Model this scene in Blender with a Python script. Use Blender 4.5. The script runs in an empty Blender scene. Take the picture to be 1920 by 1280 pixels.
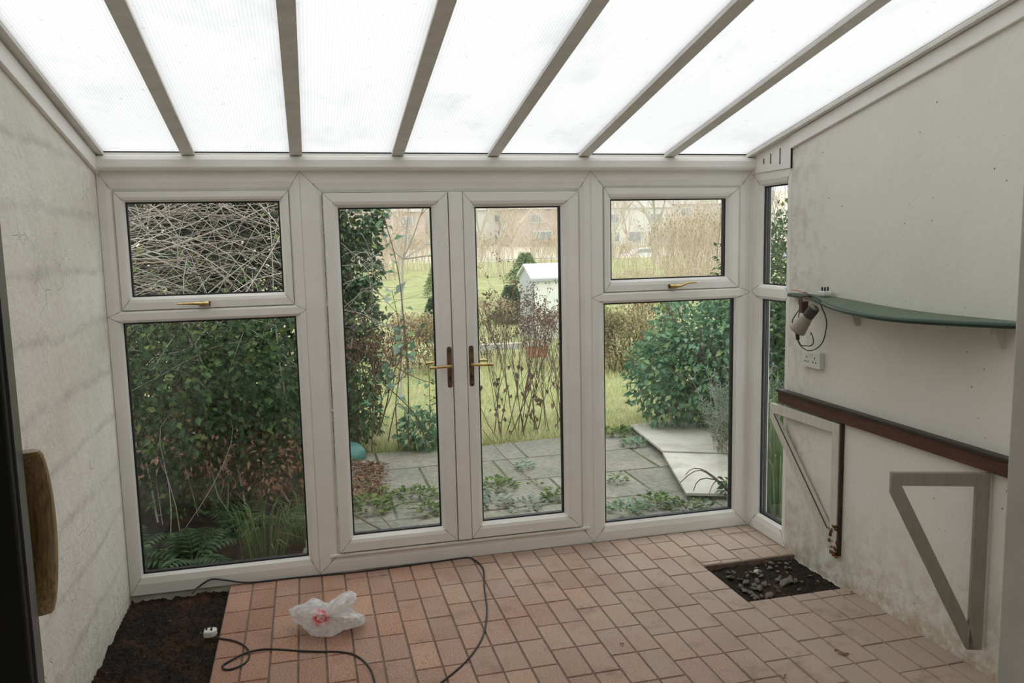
import bpy, bmesh, math, random
from mathutils import Vector, Matrix, noise

rnd = random.Random(7)
scene = bpy.context.scene
COL = scene.collection
PI = math.pi

# ------------------------------------------------------------------ camera
EYE = Vector((0.9365, -4.2774, 1.7337))
YAW, PITCH, ROLL, FPX = 0.2453, -0.1231, -0.0218, 1531.0
fwd = Vector((math.sin(YAW) * math.cos(PITCH), math.cos(YAW) * math.cos(PITCH), math.sin(PITCH)))
rt = Vector((math.cos(YAW), -math.sin(YAW), 0))
up = rt.cross(fwd)
CR = math.cos(ROLL) * rt + math.sin(ROLL) * up
CU = -math.sin(ROLL) * rt + math.cos(ROLL) * up
cd = bpy.data.cameras.new('camera')
cd.sensor_width = 36.0
cd.lens = FPX / 1920 * 36
cd.clip_start = 0.05
cd.clip_end = 1000
cam = bpy.data.objects.new('camera', cd)
COL.objects.link(cam)
cam.matrix_world = Matrix(((CR.x, CU.x, -fwd.x, EYE.x), (CR.y, CU.y, -fwd.y, EYE.y), (CR.z, CU.z, -fwd.z, EYE.z), (0, 0, 0, 1)))
scene.camera = cam

# ------------------------------------------------------------------ world: overcast winter sky
SKY = 2.0
wd = bpy.data.worlds.new('overcast_sky')
scene.world = wd
wd.use_nodes = True
nt = wd.node_tree
bg = nt.nodes['Background']
tc = nt.nodes.new('ShaderNodeTexCoord')
sx = nt.nodes.new('ShaderNodeSeparateXYZ')
rp = nt.nodes.new('ShaderNodeValToRGB')
nt.links.new(tc.outputs['Generated'], sx.inputs[0])
nt.links.new(sx.outputs['Z'], rp.inputs[0])
rp.color_ramp.elements[0].position = 0.0
rp.color_ramp.elements[0].color = (0.66, 0.675, 0.69, 1)
rp.color_ramp.elements[1].position = 0.8
rp.color_ramp.elements[1].color = (1.24, 1.26, 1.28, 1)
nt.links.new(rp.outputs[0], bg.inputs[0])
bg.inputs[1].default_value = SKY

vs = scene.view_settings
vs.view_transform = 'Standard'
vs.look = 'None'
vs.gamma = 1.0
vs.use_curve_mapping = False
vs.exposure = 0.15
try:
    scene.cycles.use_denoising = True
    scene.cycles.max_bounces = 12
    scene.cycles.diffuse_bounces = 6
    scene.cycles.transparent_max_bounces = 24
    scene.cycles.caustics_reflective = False
    scene.cycles.caustics_refractive = False
except Exception:
    pass

# ------------------------------------------------------------------ helpers
def on(px, py, ax, val):
    """the point of the place that lies along one sight line at x, y or z = val"""
    d = fwd + CR * ((px - 960) / FPX) + CU * ((640 - py) / FPX)
    t = (val - EYE[ax]) / d[ax]
    return EYE + d * t
def atY(px, py, y): return on(px, py, 1, y)
def fl(px, py, z=0.0): return on(px, py, 2, z)

class MB:
    def __init__(s): s.v = []; s.f = []; s.m = []
    def add(s, vs_, fs, mi=0):
        o = len(s.v)
        s.v.extend([tuple(p) for p in vs_])
        for q in fs:
            s.f.append([o + i for i in q]); s.m.append(mi)
        return s
    def box(s, x0, x1, y0, y1, z0, z1, mi=0):
        v = [(x, y, z) for x in (x0, x1) for y in (y0, y1) for z in (z0, z1)]
        return s.add(v, [(0, 1, 3, 2), (4, 6, 7, 5), (0, 4, 5, 1), (2, 3, 7, 6), (0, 2, 6, 4), (1, 5, 7, 3)], mi)
    def prism(s, poly, off, mi=0):
        n = len(poly); off = Vector(off)
        v = [Vector(p) for p in poly] + [Vector(p) + off for p in poly]
        return s.add(v, [list(range(n))[::-1], list(range(n, 2 * n))] + [(i, (i + 1) % n, n + (i + 1) % n, n + i) for i in range(n)], mi)
    def tube(s, pts, r0, r1=None, k=6, cap=True, mi=0):
        if r1 is None: r1 = r0
        pts = [Vector(p) for p in pts]; n = len(pts); vs_ = []
        ref = None
        for i, p in enumerate(pts):
            d = (pts[min(i + 1, n - 1)] - pts[max(i - 1, 0)])
            if d.length < 1e-9: d = Vector((0, 0, 1))
            d.normalize()
            if ref is None: ref = d.orthogonal().normalized()
            ref = ref - d * ref.dot(d)
            if ref.length < 1e-6: ref = d.orthogonal()
            ref.normalize()
            b = d.cross(ref)
            r = r0 + (r1 - r0) * i / max(1, n - 1)
            for j in range(k):
                a = 2 * PI * j / k
                vs_.append(p + ref * (r * math.cos(a)) + b * (r * math.sin(a)))
        fs = [(i * k + j, i * k + (j + 1) % k, (i + 1) * k + (j + 1) % k, (i + 1) * k + j) for i in range(n - 1) for j in range(k)]
        if cap:
            fs.append(list(range(k))[::-1]); fs.append(list(range((n - 1) * k, n * k)))
        return s.add(vs_, fs, mi)
    def lathe(s, prof, k=20, M=None, mi=0, caps=True):
        M = M or Matrix.Identity(4); vs_ = []
        for r, z in prof:
            for j in range(k):
                a = 2 * PI * j / k
                vs_.append(M @ Vector((r * math.cos(a), r * math.sin(a), z)))
        n = len(prof)
        fs = [(i * k + j, i * k + (j + 1) % k, (i + 1) * k + (j + 1) % k, (i + 1) * k + j) for i in range(n - 1) for j in range(k)]
        if caps:
            fs.append(list(range(k))[::-1]); fs.append(list(range((n - 1) * k, n * k)))
        return s.add(vs_, fs, mi)
    def ring(s, o, i, prof, fn, mi=0):
        """mitred frame: o, i = (u0, u1, z0, z1) outer and inner; prof = [(t, depth)]; fn(u, z, d) -> point"""
        vs_ = []
        for t, d in prof:
            u0 = o[0] + (i[0] - o[0]) * t; u1 = o[1] + (i[1] - o[1]) * t
            z0 = o[2] + (i[2] - o[2]) * t; z1 = o[3] + (i[3] - o[3]) * t
            vs_ += [fn(u0, z0, d), fn(u1, z0, d), fn(u1, z1, d), fn(u0, z1, d)]
        n = len(prof)
        fs = [(a * 4 + j, a * 4 + (j + 1) % 4, ((a + 1) % n) * 4 + (j + 1) % 4, ((a + 1) % n) * 4 + j) for a in range(n) for j in range(4)]
        return s.add(vs_, fs, mi)
    def leaf(s, p, d, n, L, w, mi=0):
        d = d.normalized(); sd = d.cross(n)
        if sd.length < 1e-5: sd = d.orthogonal()
        sd.normalize(); nn = sd.cross(d)
        q = p + d * (L * .45)
        return s.add([p, q + sd * (w / 2) + nn * (w * .18), p + d * L - nn * (L * .12), q - sd * (w / 2) + nn * (w * .18)], [(0, 1, 2), (0, 2, 3)], mi)
    def build(s, name, mats, parent=None, smooth=False, bevel=0):
        me = bpy.data.meshes.new(name)
        me.from_pydata(s.v, [], s.f)
        if not isinstance(mats, (list, tuple)): mats = [mats]
        for m in mats: me.materials.append(m)
        if len(mats) > 1: me.polygons.foreach_set('material_index', s.m)
        if smooth: me.polygons.foreach_set('use_smooth', [True] * len(me.polygons))
        me.validate(); me.update()
        o = bpy.data.objects.new(name, me); COL.objects.link(o)
        if parent is not None:
            o.parent = parent
            o.matrix_parent_inverse = Matrix.Translation(-parent.location)
        if bevel:
            b = o.modifiers.new('bevel', 'BEVEL'); b.width = bevel; b.segments = 2; b.limit_method = 'ANGLE'; b.angle_limit = math.radians(40)
        return o

def tag(o, label=None, cat=None, group=None, kind=None):
    if label: o['label'] = label
    if cat: o['category'] = cat
    if group: o['group'] = group
    if kind: o['kind'] = kind
    return o
def thing(name, label, cat, loc=(0, 0, 0), group=None, kind=None):
    o = bpy.data.objects.new(name, None); COL.objects.link(o)
    o.location = loc; o.empty_display_size = .1
    return tag(o, label, cat, group, kind)
def copy_tree(o, parent=None):
    c = o.copy(); COL.objects.link(c)
    if parent is not None: c.parent = parent
    for ch in list(o.children): copy_tree(ch, c)
    return c
def rv(s=1.0): return Vector((rnd.uniform(-s, s), rnd.uniform(-s, s), rnd.uniform(-s, s)))
def udir():
    while True:
        v = rv()
        if .05 < v.length < 1: return v.normalized()
def catmull(P, n=6):
    P = [Vector(p) for p in P]; out = []
    for i in range(len(P) - 1):
        a, b, c, d = P[max(i - 1, 0)], P[i], P[i + 1], P[min(i + 2, len(P) - 1)]
        for k in range(n):
            t = k / n
            out.append(.5 * ((2 * b) + (c - a) * t + (2 * a - 5 * b + 4 * c - d) * t * t + (3 * b - a - 3 * c + d) * t ** 3))
    out.append(P[-1]); return out

# ------------------------------------------------------------------ materials
class NT:
    def __init__(s, name):
        s.mat = bpy.data.materials.new(name); s.mat.use_nodes = True
        s.t = s.mat.node_tree; s.p = s.t.nodes['Principled BSDF']; s.out = s.t.nodes['Material Output']
        s._c = None
    def n(s, typ, **kw):
        x = s.t.nodes.new('ShaderNode' + typ)
        for k, v in kw.items():
            if hasattr(x, k): setattr(x, k, v)
        return x
    def l(s, a, b): s.t.links.new(a, b)
    def co(s, scale=(1, 1, 1), loc=(0, 0, 0)):
        if s._c is None: s._c = s.n('TexCoord')
        m = s.n('Mapping'); m.inputs['Scale'].default_value = scale; m.inputs['Location'].default_value = loc
        s.l(s._c.outputs['Object'], m.inputs[0]); return m.outputs[0]
    def noise(s, sc, det=4, rough=.55, scale=(1, 1, 1), loc=(0, 0, 0)):
        x = s.n('TexNoise'); x.inputs['Scale'].default_value = sc; x.inputs['Detail'].default_value = det; x.inputs['Roughness'].default_value = rough
        s.l(s.co(scale, loc), x.inputs['Vector']); return x.outputs['Fac']
    def vor(s, sc, feat='F1', scale=(1, 1, 1), loc=(0, 0, 0)):
        x = s.n('TexVoronoi', feature=feat); x.inputs['Scale'].default_value = sc
        s.l(s.co(scale, loc), x.inputs['Vector']); return x.outputs['Distance']
    def ramp(s, fac, stops, interp='LINEAR'):
        x = s.n('ValToRGB'); cr = x.color_ramp; cr.interpolation = interp
        while len(cr.elements) < len(stops): cr.elements.new(.5)
        for e, (p, c) in zip(cr.elements, stops):
            e.position = p
            if not isinstance(c, (tuple, list)): c = (c, c, c)
            e.color = (c[0], c[1], c[2], 1)
        s.l(fac, x.inputs[0]); return x.outputs[0]
    def mix(s, fac, a, b, mode='MIX'):
        x = s.n('Mix', data_type='RGBA', blend_type=mode)
        for sock, v in ((x.inputs[0], fac), (x.inputs[6], a), (x.inputs[7], b)):
            if isinstance(v, (int, float)): sock.default_value = v
            elif isinstance(v, (tuple, list)): sock.default_value = (v[0], v[1], v[2], 1)
            else: s.l(v, sock)
        return x.outputs[2]
    def math(s, op, a, b=0.0):
        x = s.n('Math', operation=op)
        for sock, v in ((x.inputs[0], a), (x.inputs[1], b)):
            if isinstance(v, (int, float)): sock.default_value = v
            else: s.l(v, sock)
        return x.outputs[0]
    def sep(s, scale=(1, 1, 1)):
        x = s.n('SeparateXYZ'); s.l(s.co(scale), x.inputs[0]); return x.outputs
    def color(s, c, rough=.6, metal=0.0, spec=.5):
        if isinstance(c, (tuple, list)): s.p.inputs['Base Color'].default_value = (c[0], c[1], c[2], 1)
        else: s.l(c, s.p.inputs['Base Color'])
        if isinstance(rough, (int, float)): s.p.inputs['Roughness'].default_value = rough
        else: s.l(rough, s.p.inputs['Roughness'])
        s.p.inputs['Metallic'].default_value = metal
        s.p.inputs['Specular IOR Level'].default_value = spec
        return s
    def bump(s, h, strength=.3, dist=.01):
        b = s.n('Bump'); b.inputs['Strength'].default_value = strength; b.inputs['Distance'].default_value = dist
        s.l(h, b.inputs['Height']); s.l(b.outputs[0], s.p.inputs['Normal']); return s
def simple(name, c, rough=.6, metal=0.0, var=.12, sc=12, bump=0, spec=.5):
    m = NT(name)
    f = m.noise(sc, 4)
    lo = tuple(x * (1 - var) for x in c); hi = tuple(min(1, x * (1 + var)) for x in c)
    m.color(m.ramp(f, [(.3, lo), (.7, hi)]), rough, metal, spec)
    if bump: m.bump(m.noise(sc * 4, 4), bump, .005)
    return m.mat
def leafmat(name, stops, trans=.35, rough=.55):
    m = NT(name)
    g = m.n('NewGeometry')
    c = m.ramp(g.outputs['Random Per Island'], stops)
    m.color(c, rough, 0, .35)
    tr = m.n('BsdfTranslucent'); m.l(c, tr.inputs[0])
    mx = m.n('MixShader'); mx.inputs[0].default_value = trans
    m.l(m.p.outputs[0], mx.inputs[1]); m.l(tr.outputs[0], mx.inputs[2]); m.l(mx.outputs[0], m.out.inputs[0])
    return m.mat

M = {}
def mk_upvc():
    m = NT('white_upvc')
    d = m.noise(3.5, 5, .6); s = m.noise(60, 3)
    base = m.ramp(d, [(.3, (.80, .78, .725)), (.65, (.86, .845, .80))])
    spots = m.ramp(m.vor(9), [(.012, (.25, .22, .18)), (.03, (1, 1, 1))])
    c = m.mix(.5, base, m.mix(1, base, spots, 'MULTIPLY'))
    m.color(c, .38); m.bump(s, .04, .002); return m.mat
M['upvc'] = mk_upvc()
M['upvc_dirty'] = simple('weathered_upvc', (.60, .58, .53), .5, var=.1, sc=9, bump=.05)
M['rafter'] = simple('grey_white_roof_bar', (.74, .725, .68), .5, var=.08, sc=14)
M['gasket'] = simple('black_rubber', (.012, .012, .013), .6)
def mk_brass(name, c, rough):
    m = NT(name); f = m.noise(40, 4)
    m.color(m.ramp(f, [(.3, tuple(x * .55 for x in c)), (.7, c)]), rough, 1.0); return m.mat
M['brass'] = mk_brass('worn_brass', (.72, .50, .20), .28)
M['tarnish'] = mk_brass('tarnished_brass', (.26, .17, .10), .42)
M['black_plastic'] = simple('black_plastic', (.015, .015, .015), .45)
M['white_plastic'] = simple('white_plastic', (.74, .73, .69), .35, var=.04)
M['slot'] = simple('dark_slot', (.02, .02, .02), .8)
def mk_glass():
    m = NT('window_glass')
    tr = m.n('BsdfTransparent'); tr.inputs[0].default_value = (.93, .95, .94, 1)
    gl = m.n('BsdfGlossy'); gl.inputs['Roughness'].default_value = .01
    df = m.n('BsdfDiffuse'); df.inputs[0].default_value = (.8, .8, .78, 1)
    lw = m.n('LayerWeight'); lw.inputs[0].default_value = .5
    fr = m.math('ADD', m.math('MULTIPLY', m.math('POWER', lw.outputs['Facing'], 5.0), .9), .035)
    mx = m.n('MixShader'); m.l(fr, mx.inputs[0]); m.l(tr.outputs[0], mx.inputs[1]); m.l(gl.outputs[0], mx.inputs[2])
    dirt = m.ramp(m.noise(5, 6, .7), [(.45, 0.008), (.8, .045)])
    m2 = m.n('MixShader'); m.l(dirt, m2.inputs[0]); m.l(mx.outputs[0], m2.inputs[1]); m.l(df.outputs[0], m2.inputs[2])
    m.l(m2.outputs[0], m.out.inputs[0]); return m.mat
M['glass'] = mk_glass()
def mk_poly():
    m = NT('opal_twinwall_polycarbonate')
    X = m.sep()[0]
    w = m.math('SINE', m.math('MULTIPLY', X, 2 * PI / .0125))
    rib = m.ramp(m.math('ADD', m.math('MULTIPLY', w, .5), .5), [(.0, .90), (.5, 1.0)])
    dirt = m.ramp(m.noise(3.2, 6, .62, (1, .6, 1)), [(.54, 1.0), (.68, .90), (.82, .74)])
    speck = m.ramp(m.vor(16), [(.02, .55), (.05, 1.0)])
    spk2 = m.ramp(m.noise(38, 3, .5, (1, .8, 1)), [(.66, 1.0), (.76, .82)])
    c = m.mix(1, m.mix(1, m.mix(1, rib, dirt, 'MULTIPLY'), speck, 'MULTIPLY'), spk2, 'MULTIPLY')
    c = m.mix(1, c, (.455, .455, .45), 'MULTIPLY')
    tr = m.n('BsdfTranslucent'); m.l(c, tr.inputs[0])
    gl = m.n('BsdfGlossy'); gl.inputs['Roughness'].default_value = .25
    fr = m.n('Fresnel'); fr.inputs[0].default_value = 1.25
    mx = m.n('MixShader'); m.l(fr.outputs[0], mx.inputs[0]); m.l(tr.outputs[0], mx.inputs[1]); m.l(gl.outputs[0], mx.inputs[2])
    m.l(mx.outputs[0], m.out.inputs[0]); return m.mat
M['poly'] = mk_poly()
def mk_clear():
    m = NT('clear_polycarbonate_top'); tr = m.n('BsdfTransparent'); m.l(tr.outputs[0], m.out.inputs[0]); return m.mat
M['clear'] = mk_clear()
def mk_wall_left():
    m = NT('cracked_white_masonry_paint')
    big = m.noise(2.2, 6, .6); fine = m.noise(30, 6, .65)
    base = m.ramp(big, [(.3, (.74, .715, .635)), (.55, (.83, .805, .73)), (.75, (.87, .855, .80))])
    Z = m.sep()[2]
    wob = m.math('MULTIPLY', m.noise(3, 3), .12)
    ph = m.math('FRACT', m.math('MULTIPLY', m.math('ADD', Z, wob), 1 / .24))
    band = m.ramp(ph, [(.0, .0), (.10, 1.0), (.24, 0.0)])
    band = m.math('MULTIPLY', band, m.ramp(m.noise(4, 4), [(.35, .1), (.65, .5)]))
    c = m.mix(band, base, (.44, .42, .375))
    crack = m.ramp(m.vor(11, 'DISTANCE_TO_EDGE', (1, 1.3, .9)), [(.0, 1.0), (.022, .0)])
    crack = m.math('MULTIPLY', crack, m.ramp(m.noise(2.6, 4), [(.50, 0.0), (.62, .38)]))
    c = m.mix(crack, c, (.30, .27, .22))
    low = m.ramp(Z, [(.0, .55), (.25, .12), (.6, 0.0)])
    low = m.math('MULTIPLY', low, m.ramp(fine, [(.35, .2), (.65, 1)]))
    c = m.mix(low, c, (.40, .33, .24))
    m.color(c, .85, 0, .2)
    h = m.math('ADD', m.math('MULTIPLY', fine, .35), m.math('MULTIPLY', m.noise(8, 5, .6), 1.0))
    h = m.math('SUBTRACT', h, m.math('MULTIPLY', crack, .5))
    m.bump(h, .55, .025); return m.mat
M['wall_left'] = mk_wall_left()
def mk_wall_right():
    m = NT('old_magnolia_plaster')
    s = m.sep(); Y, Z = s[1], s[2]
    base = m.ramp(m.noise(1.6, 5, .55), [(.3, (.76, .74, .66)), (.7, (.82, .81, .745))])
    grime = m.noise(11, 6, .7)
    near = m.ramp(m.math('ADD', Y, 1.0), [(.22, 0.0), (.62, 1.0)])        # the damp end by the window
    g = m.math('MULTIPLY', near, m.ramp(grime, [(.45, .0), (.7, .75)]))
    c = m.mix(g, base, (.44, .38, .31))
    holes = m.ramp(m.vor(15, 'F1', (1, 1, 1)), [(.045, 1.0), (.07, 0.0)])
    holes = m.math('MULTIPLY', holes, m.ramp(m.noise(2.7, 3, .5, (1, 1, 1), (3, 5, 1)), [(.46, 0.0), (.54, 1.0)]))
    c = m.mix(m.math('MULTIPLY', holes, .85), c, (.10, .085, .07))
    low = m.ramp(Z, [(.0, .95), (.10, .55), (.50, 0.0)])
    low = m.math('MULTIPLY', low, m.ramp(m.noise(14, 6, .8), [(.40, .05), (.60, 1.0)]))
    c = m.mix(low, c, (.47, .37, .24))
    chips = m.ramp(m.noise(36, 5, .7), [(.67, 0.0), (.70, 1.0)])
    chips = m.math('MULTIPLY', chips, m.ramp(Z, [(.3, 1.0), (.9, .12)]))
    c = m.mix(m.math('MULTIPLY', chips, .65), c, (.25, .21, .16))
    m.color(c, .8, 0, .25)
    m.bump(m.math('SUBTRACT', m.noise(22, 5, .6), m.math('MULTIPLY', holes, .6)), .22, .012); return m.mat
M['wall_right'] = mk_wall_right()
M['white_paint'] = simple('white_house_wall', (.84, .83, .80), .8, var=.05, sc=3, bump=.1)
M['room_paint'] = simple('dim_room_paint', (.62, .60, .55), .9, var=.05, sc=3)
def mk_brick():
    m = NT('red_brick_pavers')
    g = m.n('NewGeometry')
    c = m.ramp(g.outputs['Random Per Island'], [(.0, (.37, .195, .13)), (.25, (.42, .23, .16)), (.5, (.47, .255, .17)), (.75, (.40, .24, .175)), (1.0, (.53, .31, .205))])
    gr = m.noise(150, 4, .7)
    c = m.mix(1, c, m.ramp(gr, [(.34, .42), (.58, 1.14)]), 'MULTIPLY')
    X = m.sep()[0]
    dust = m.math('ADD', m.math('MULTIPLY', m.noise(1.7, 5, .6), .68), m.math('MULTIPLY', m.math('SUBTRACT', X, 1.25), .22))
    dust = m.ramp(dust, [(.30, .05), (.72, .8)])
    c = m.mix(dust, c, (.46, .375, .305))
    pits = m.ramp(m.vor(75), [(.10, 1.0), (.22, 0.0)])
    pits = m.math('MULTIPLY', pits, m.ramp(m.noise(6, 3), [(.45, 0.0), (.6, .7)]))
    c = m.mix(pits, c, (.10, .06, .045))
    stain = m.ramp(m.noise(5.5, 6, .7), [(.54, 0.0), (.70, .5)])
    c = m.mix(stain, c, (.19, .12, .09))
    m.color(c, .72, 0, .3)
    m.bump(m.math('ADD', gr, m.math('MULTIPLY', m.noise(24, 4), 1.3)), .35, .006); return m.mat
M['brick'] = mk_brick()
M['joint'] = simple('dark_joint_sand', (.20, .145, .115), .95, var=.35, sc=50)
def mk_soil(name, dark, rust, amt):
    m = NT(name)
    f = m.noise(70, 6, .75)
    c = m.ramp(f, [(.3, tuple(x * .35 for x in dark)), (.55, dark), (.75, tuple(x * 2.3 for x in dark))])
    r = m.ramp(m.noise(4.5, 4, .6), [(1 - amt - .08, 0.0), (1 - amt + .08, .8)])
    c = m.mix(m.math('MULTIPLY', r, f), c, rust)
    bits = m.ramp(m.vor(24), [(.07, 1.0), (.11, 0.0)])
    bits = m.math('MULTIPLY', bits, m.ramp(m.noise(9, 3), [(.48, 0.0), (.56, 1.0)]))
    c = m.mix(m.math('MULTIPLY', bits, .7), c, (.36, .32, .27))
    m.color(c, .95, 0, .15); m.bump(f, .9, .02); return m.mat
M['soil'] = mk_soil('dark_soil', (.046, .036, .030), (.20, .09, .04), .44)
M['rubble_soil'] = mk_soil('rubble_soil', (.05, .038, .03), (.14, .08, .055), .4)
M['stone'] = simple('broken_stone', (.17, .145, .12), .9, var=.5, sc=20, bump=.3)
M['pale_stone'] = simple('pale_chip', (.55, .53, .48), .9, var=.2, sc=20, bump=.3)
def mk_wood(name, lo, hi, rough=.55, ax=(1, 14, 14)):
    m = NT(name)
    f = m.noise(5, 5, .6, ax)
    m.color(m.ramp(f, [(.3, lo), (.7, hi)]), rough); m.bump(f, .1, .004); return m.mat
M['rail_wood'] = mk_wood('reddish_brown_wood', (.055, .022, .014), (.12, .045, .028), .4, (14, 1.5, 14))
M['rail_dark'] = mk_wood('dark_brown_wood', (.022, .013, .010), (.045, .026, .018), .4, (14, 1.5, 14))
M['green_shelf'] = mk_wood('faded_green_board', (.085, .125, .085), (.125, .165, .115), .5, (3, 3, 3))
M['green_edge'] = simple('dark_green_edge', (.012, .045, .028), .35)
M['cream_wood'] = mk_wood('cream_painted_wood', (.55, .525, .445), (.66, .64, .56), .6, (9, 9, 2))
M['shaded_cream_wood'] = mk_wood('cream_wood_shade_painted_in', (.25, .23, .19), (.31, .29, .245), .6, (9, 9, 2))  # cream paint darkened in the colour itself for the backlit bracket
M['rust'] = simple('rusty_rot', (.16, .065, .025), .95, var=.6, sc=40, bump=.6)
M['handle_wood'] = mk_wood('golden_brown_wood', (.13, .065, .022), (.42, .27, .11), .35, (60, 60, 2))
M['dark_frame'] = simple('dark_brown_frame', (.016, .014, .013), .4, var=.2)
M['edge_reflection_grey'] = simple('grey_edge_reflection', (.10, .10, .10), .35, var=.1)
M['lamp'] = simple('beige_metal_shade', (.30, .265, .20), .4, var=.08)
M['lamp_in'] = simple('dark_lamp_inside', (.05, .045, .04), .6)
M['clip'] = simple('dark_red_brown_clip', (.11, .055, .045), .5, var=.3)
M['wire_red'] = simple('pinkish_wire_end', (.55, .28, .20), .6)
def mk_bag():
    m = NT('thin_white_plastic_bag')
    v = m.n('VectorMath', operation='DISTANCE')
    m.l(m.co(), v.inputs[0]); v.inputs[1].default_value = (-.03, -.075, .10)
    rm = m.ramp(v.outputs['Value'], [(.028, 1.0), (.05, 0.0)])
    rm = m.math('MULTIPLY', rm, m.ramp(m.noise(55, 3), [(.40, 0.15), (.52, 1.0)]))
    c = m.mix(rm, m.ramp(m.noise(22, 4), [(.35, (.78, .78, .78)), (.6, (.90, .90, .90))]), (.78, .10, .10))
    m.color(c, .25, 0, .6)
    tl = m.n('BsdfTranslucent'); m.l(c, tl.inputs[0])
    tp = m.n('BsdfTransparent')
    a = m.n('MixShader'); a.inputs[0].default_value = .4; m.l(m.p.outputs[0], a.inputs[1]); m.l(tl.outputs[0], a.inputs[2])
    b = m.n('MixShader'); m.l(m.math('MULTIPLY', m.ramp(m.noise(30, 4), [(.35, .55), (.65, .18)]), m.math('SUBTRACT', 1.0, rm)), b.inputs[0]); m.l(a.outputs[0], b.inputs[1]); m.l(tp.outputs[0], b.inputs[2])
    m.l(b.outputs[0], m.out.inputs[0]); m.bump(m.noise(60, 4), .25, .006); return m.mat
M['bag'] = mk_bag()
# outdoors
def mk_lawn():
    m = NT('rough_winter_lawn')
    f = m.noise(1.3, 6, .65); g = m.noise(40, 5, .7)
    c = m.ramp(f, [(.3, (.25, .29, .11)), (.5, (.37, .385, .18)), (.66, (.48, .43, .25))])
    c = m.mix(1, c, m.ramp(g, [(.3, .65), (.6, 1.15)]), 'MULTIPLY')
    m.color(c, .95, 0, .1); m.bump(g, .8, .03); return m.mat
M['lawn'] = mk_lawn()
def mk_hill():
    m = NT('hazy_winter_hillside')
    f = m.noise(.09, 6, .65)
    c = m.ramp(f, [(.3, (.42, .43, .27)), (.5, (.54, .48, .37)), (.65, (.62, .54, .44))])  # tan paleness stands in for haze over the hill
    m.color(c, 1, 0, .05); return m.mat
M['hill'] = mk_hill()
def mk_patio():
    m = NT('mossy_concrete_slabs')
    br = m.n('TexBrick'); br.offset = .5
    for k, v in (('Scale', 1.0), ('Mortar Size', .012), ('Brick Width', .62), ('Row Height', .62), ('Bias', 0.0)): br.inputs[k].default_value = v
    br.inputs['Color1'].default_value = (.25, .235, .195, 1); br.inputs['Color2'].default_value = (.33, .305, .25, 1); br.inputs['Mortar'].default_value = (.07, .075, .04, 1)
    m.l(m.co((1, 1, 1), (.1, .22, 0)), br.inputs['Vector'])
    f = m.noise(3.2, 6, .65); g = m.noise(34, 5, .7)
    c = m.mix(m.ramp(f, [(.45, 0.0), (.72, .55)]), br.outputs['Color'], (.13, .15, .06))
    c = m.mix(m.ramp(m.noise(2.1, 4, .6, (1, 1, 1), (4, 1, 0)), [(.45, 0.0), (.66, .6)]), c, (.205, .20, .185))
    c = m.mix(1, c, m.ramp(g, [(.3, .6), (.65, 1.15)]), 'MULTIPLY')
    m.color(c, .85, 0, .3); m.bump(m.math('SUBTRACT', g, m.math('MULTIPLY', br.outputs['Fac'], 2.0)), .4, .012); return m.mat
M['patio'] = mk_patio()
def mk_board():
    m = NT('pale_weathered_sheet'); f = m.noise(2.3, 6, .6)
    c = m.ramp(f, [(.3, (.36, .335, .28)), (.6, (.56, .53, .47)), (.8, (.33, .33, .24))])
    m.color(c, .8, 0, .3); m.bump(m.noise(30, 4), .15, .005); return m.mat
M['board'] = mk_board()
M['cane'] = leafmat('dry_bramble_cane', [(0, (.24, .20, .16)), (.35, (.42, .37, .31)), (.8, (.62, .58, .51)), (1, (.50, .34, .25))], .0, .8)
M['cane_dark'] = leafmat('dark_twig', [(0, (.05, .042, .035)), (1, (.17, .13, .10))], .0, .8)
M['stem_brown'] = leafmat('brown_stem', [(0, (.085, .055, .035)), (1, (.20, .14, .09))], 0, .8)
M['pale_twig'] = leafmat('pale_bare_branch', [(0, (.36, .32, .26)), (1, (.58, .53, .46))], 0, .8)
M['leaf_deep_shade'] = leafmat('shade_dark_hedge_leaf', [(0, (.012, .024, .012)), (.6, (.03, .05, .024)), (1, (.06, .085, .04))], .2)  # very dark leaf colour carries the shade deep in the thicket
M['leaf_bramble'] = leafmat('bramble_leaf', [(0, (.025, .06, .02)), (.5, (.06, .12, .04)), (.85, (.11, .19, .06)), (1, (.20, .22, .06))])
M['leaf_ivy'] = leafmat('ivy_leaf', [(0, (.03, .06, .035)), (.5, (.07, .13, .065)), (.85, (.15, .24, .11)), (1, (.33, .38, .12))], .2, .4)
M['leaf_green'] = leafmat('glossy_green_leaf', [(0, (.07, .155, .09)), (.5, (.14, .28, .16)), (.85, (.24, .40, .22)), (1, (.38, .46, .16))], .3, .4)
M['leaf_grey'] = leafmat('grey_green_leaf', [(0, (.13, .17, .13)), (1, (.36, .41, .35))], .2)
M['leaf_fern'] = leafmat('fern_frond', [(0, (.025, .055, .02)), (1, (.085, .15, .05))])
M['leaf_brown'] = leafmat('dead_brown_leaf', [(0, (.15, .08, .05)), (.6, (.29, .165, .10)), (1, (.42, .28, .19))], .2, .8)
M['leaf_tan'] = leafmat('tan_winter_foliage', [(0, (.30, .23, .13)), (.6, (.46, .38, .24)), (1, (.58, .51, .34))], .25, .8)
M['leaf_olive'] = leafmat('olive_winter_foliage', [(0, (.22, .19, .09)), (.6, (.36, .32, .17)), (1, (.50, .44, .26))], .25, .8)
M['leaf_weed'] = leafmat('weed_leaf', [(0, (.06, .12, .03)), (.6, (.14, .23, .06)), (1, (.30, .34, .12))], .35)
M['conifer'] = leafmat('conifer_needle', [(0, (.06, .11, .06)), (1, (.16, .24, .12))], .1)
M['grass'] = leafmat('grass_blade', [(0, (.26, .35, .11)), (.35, (.44, .50, .20)), (.65, (.62, .58, .31)), (1, (.76, .66, .45))], .35)
M['grass_dark'] = leafmat('dark_grass_blade', [(0, (.045, .085, .025)), (1, (.15, .21, .07))], .3)
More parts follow.
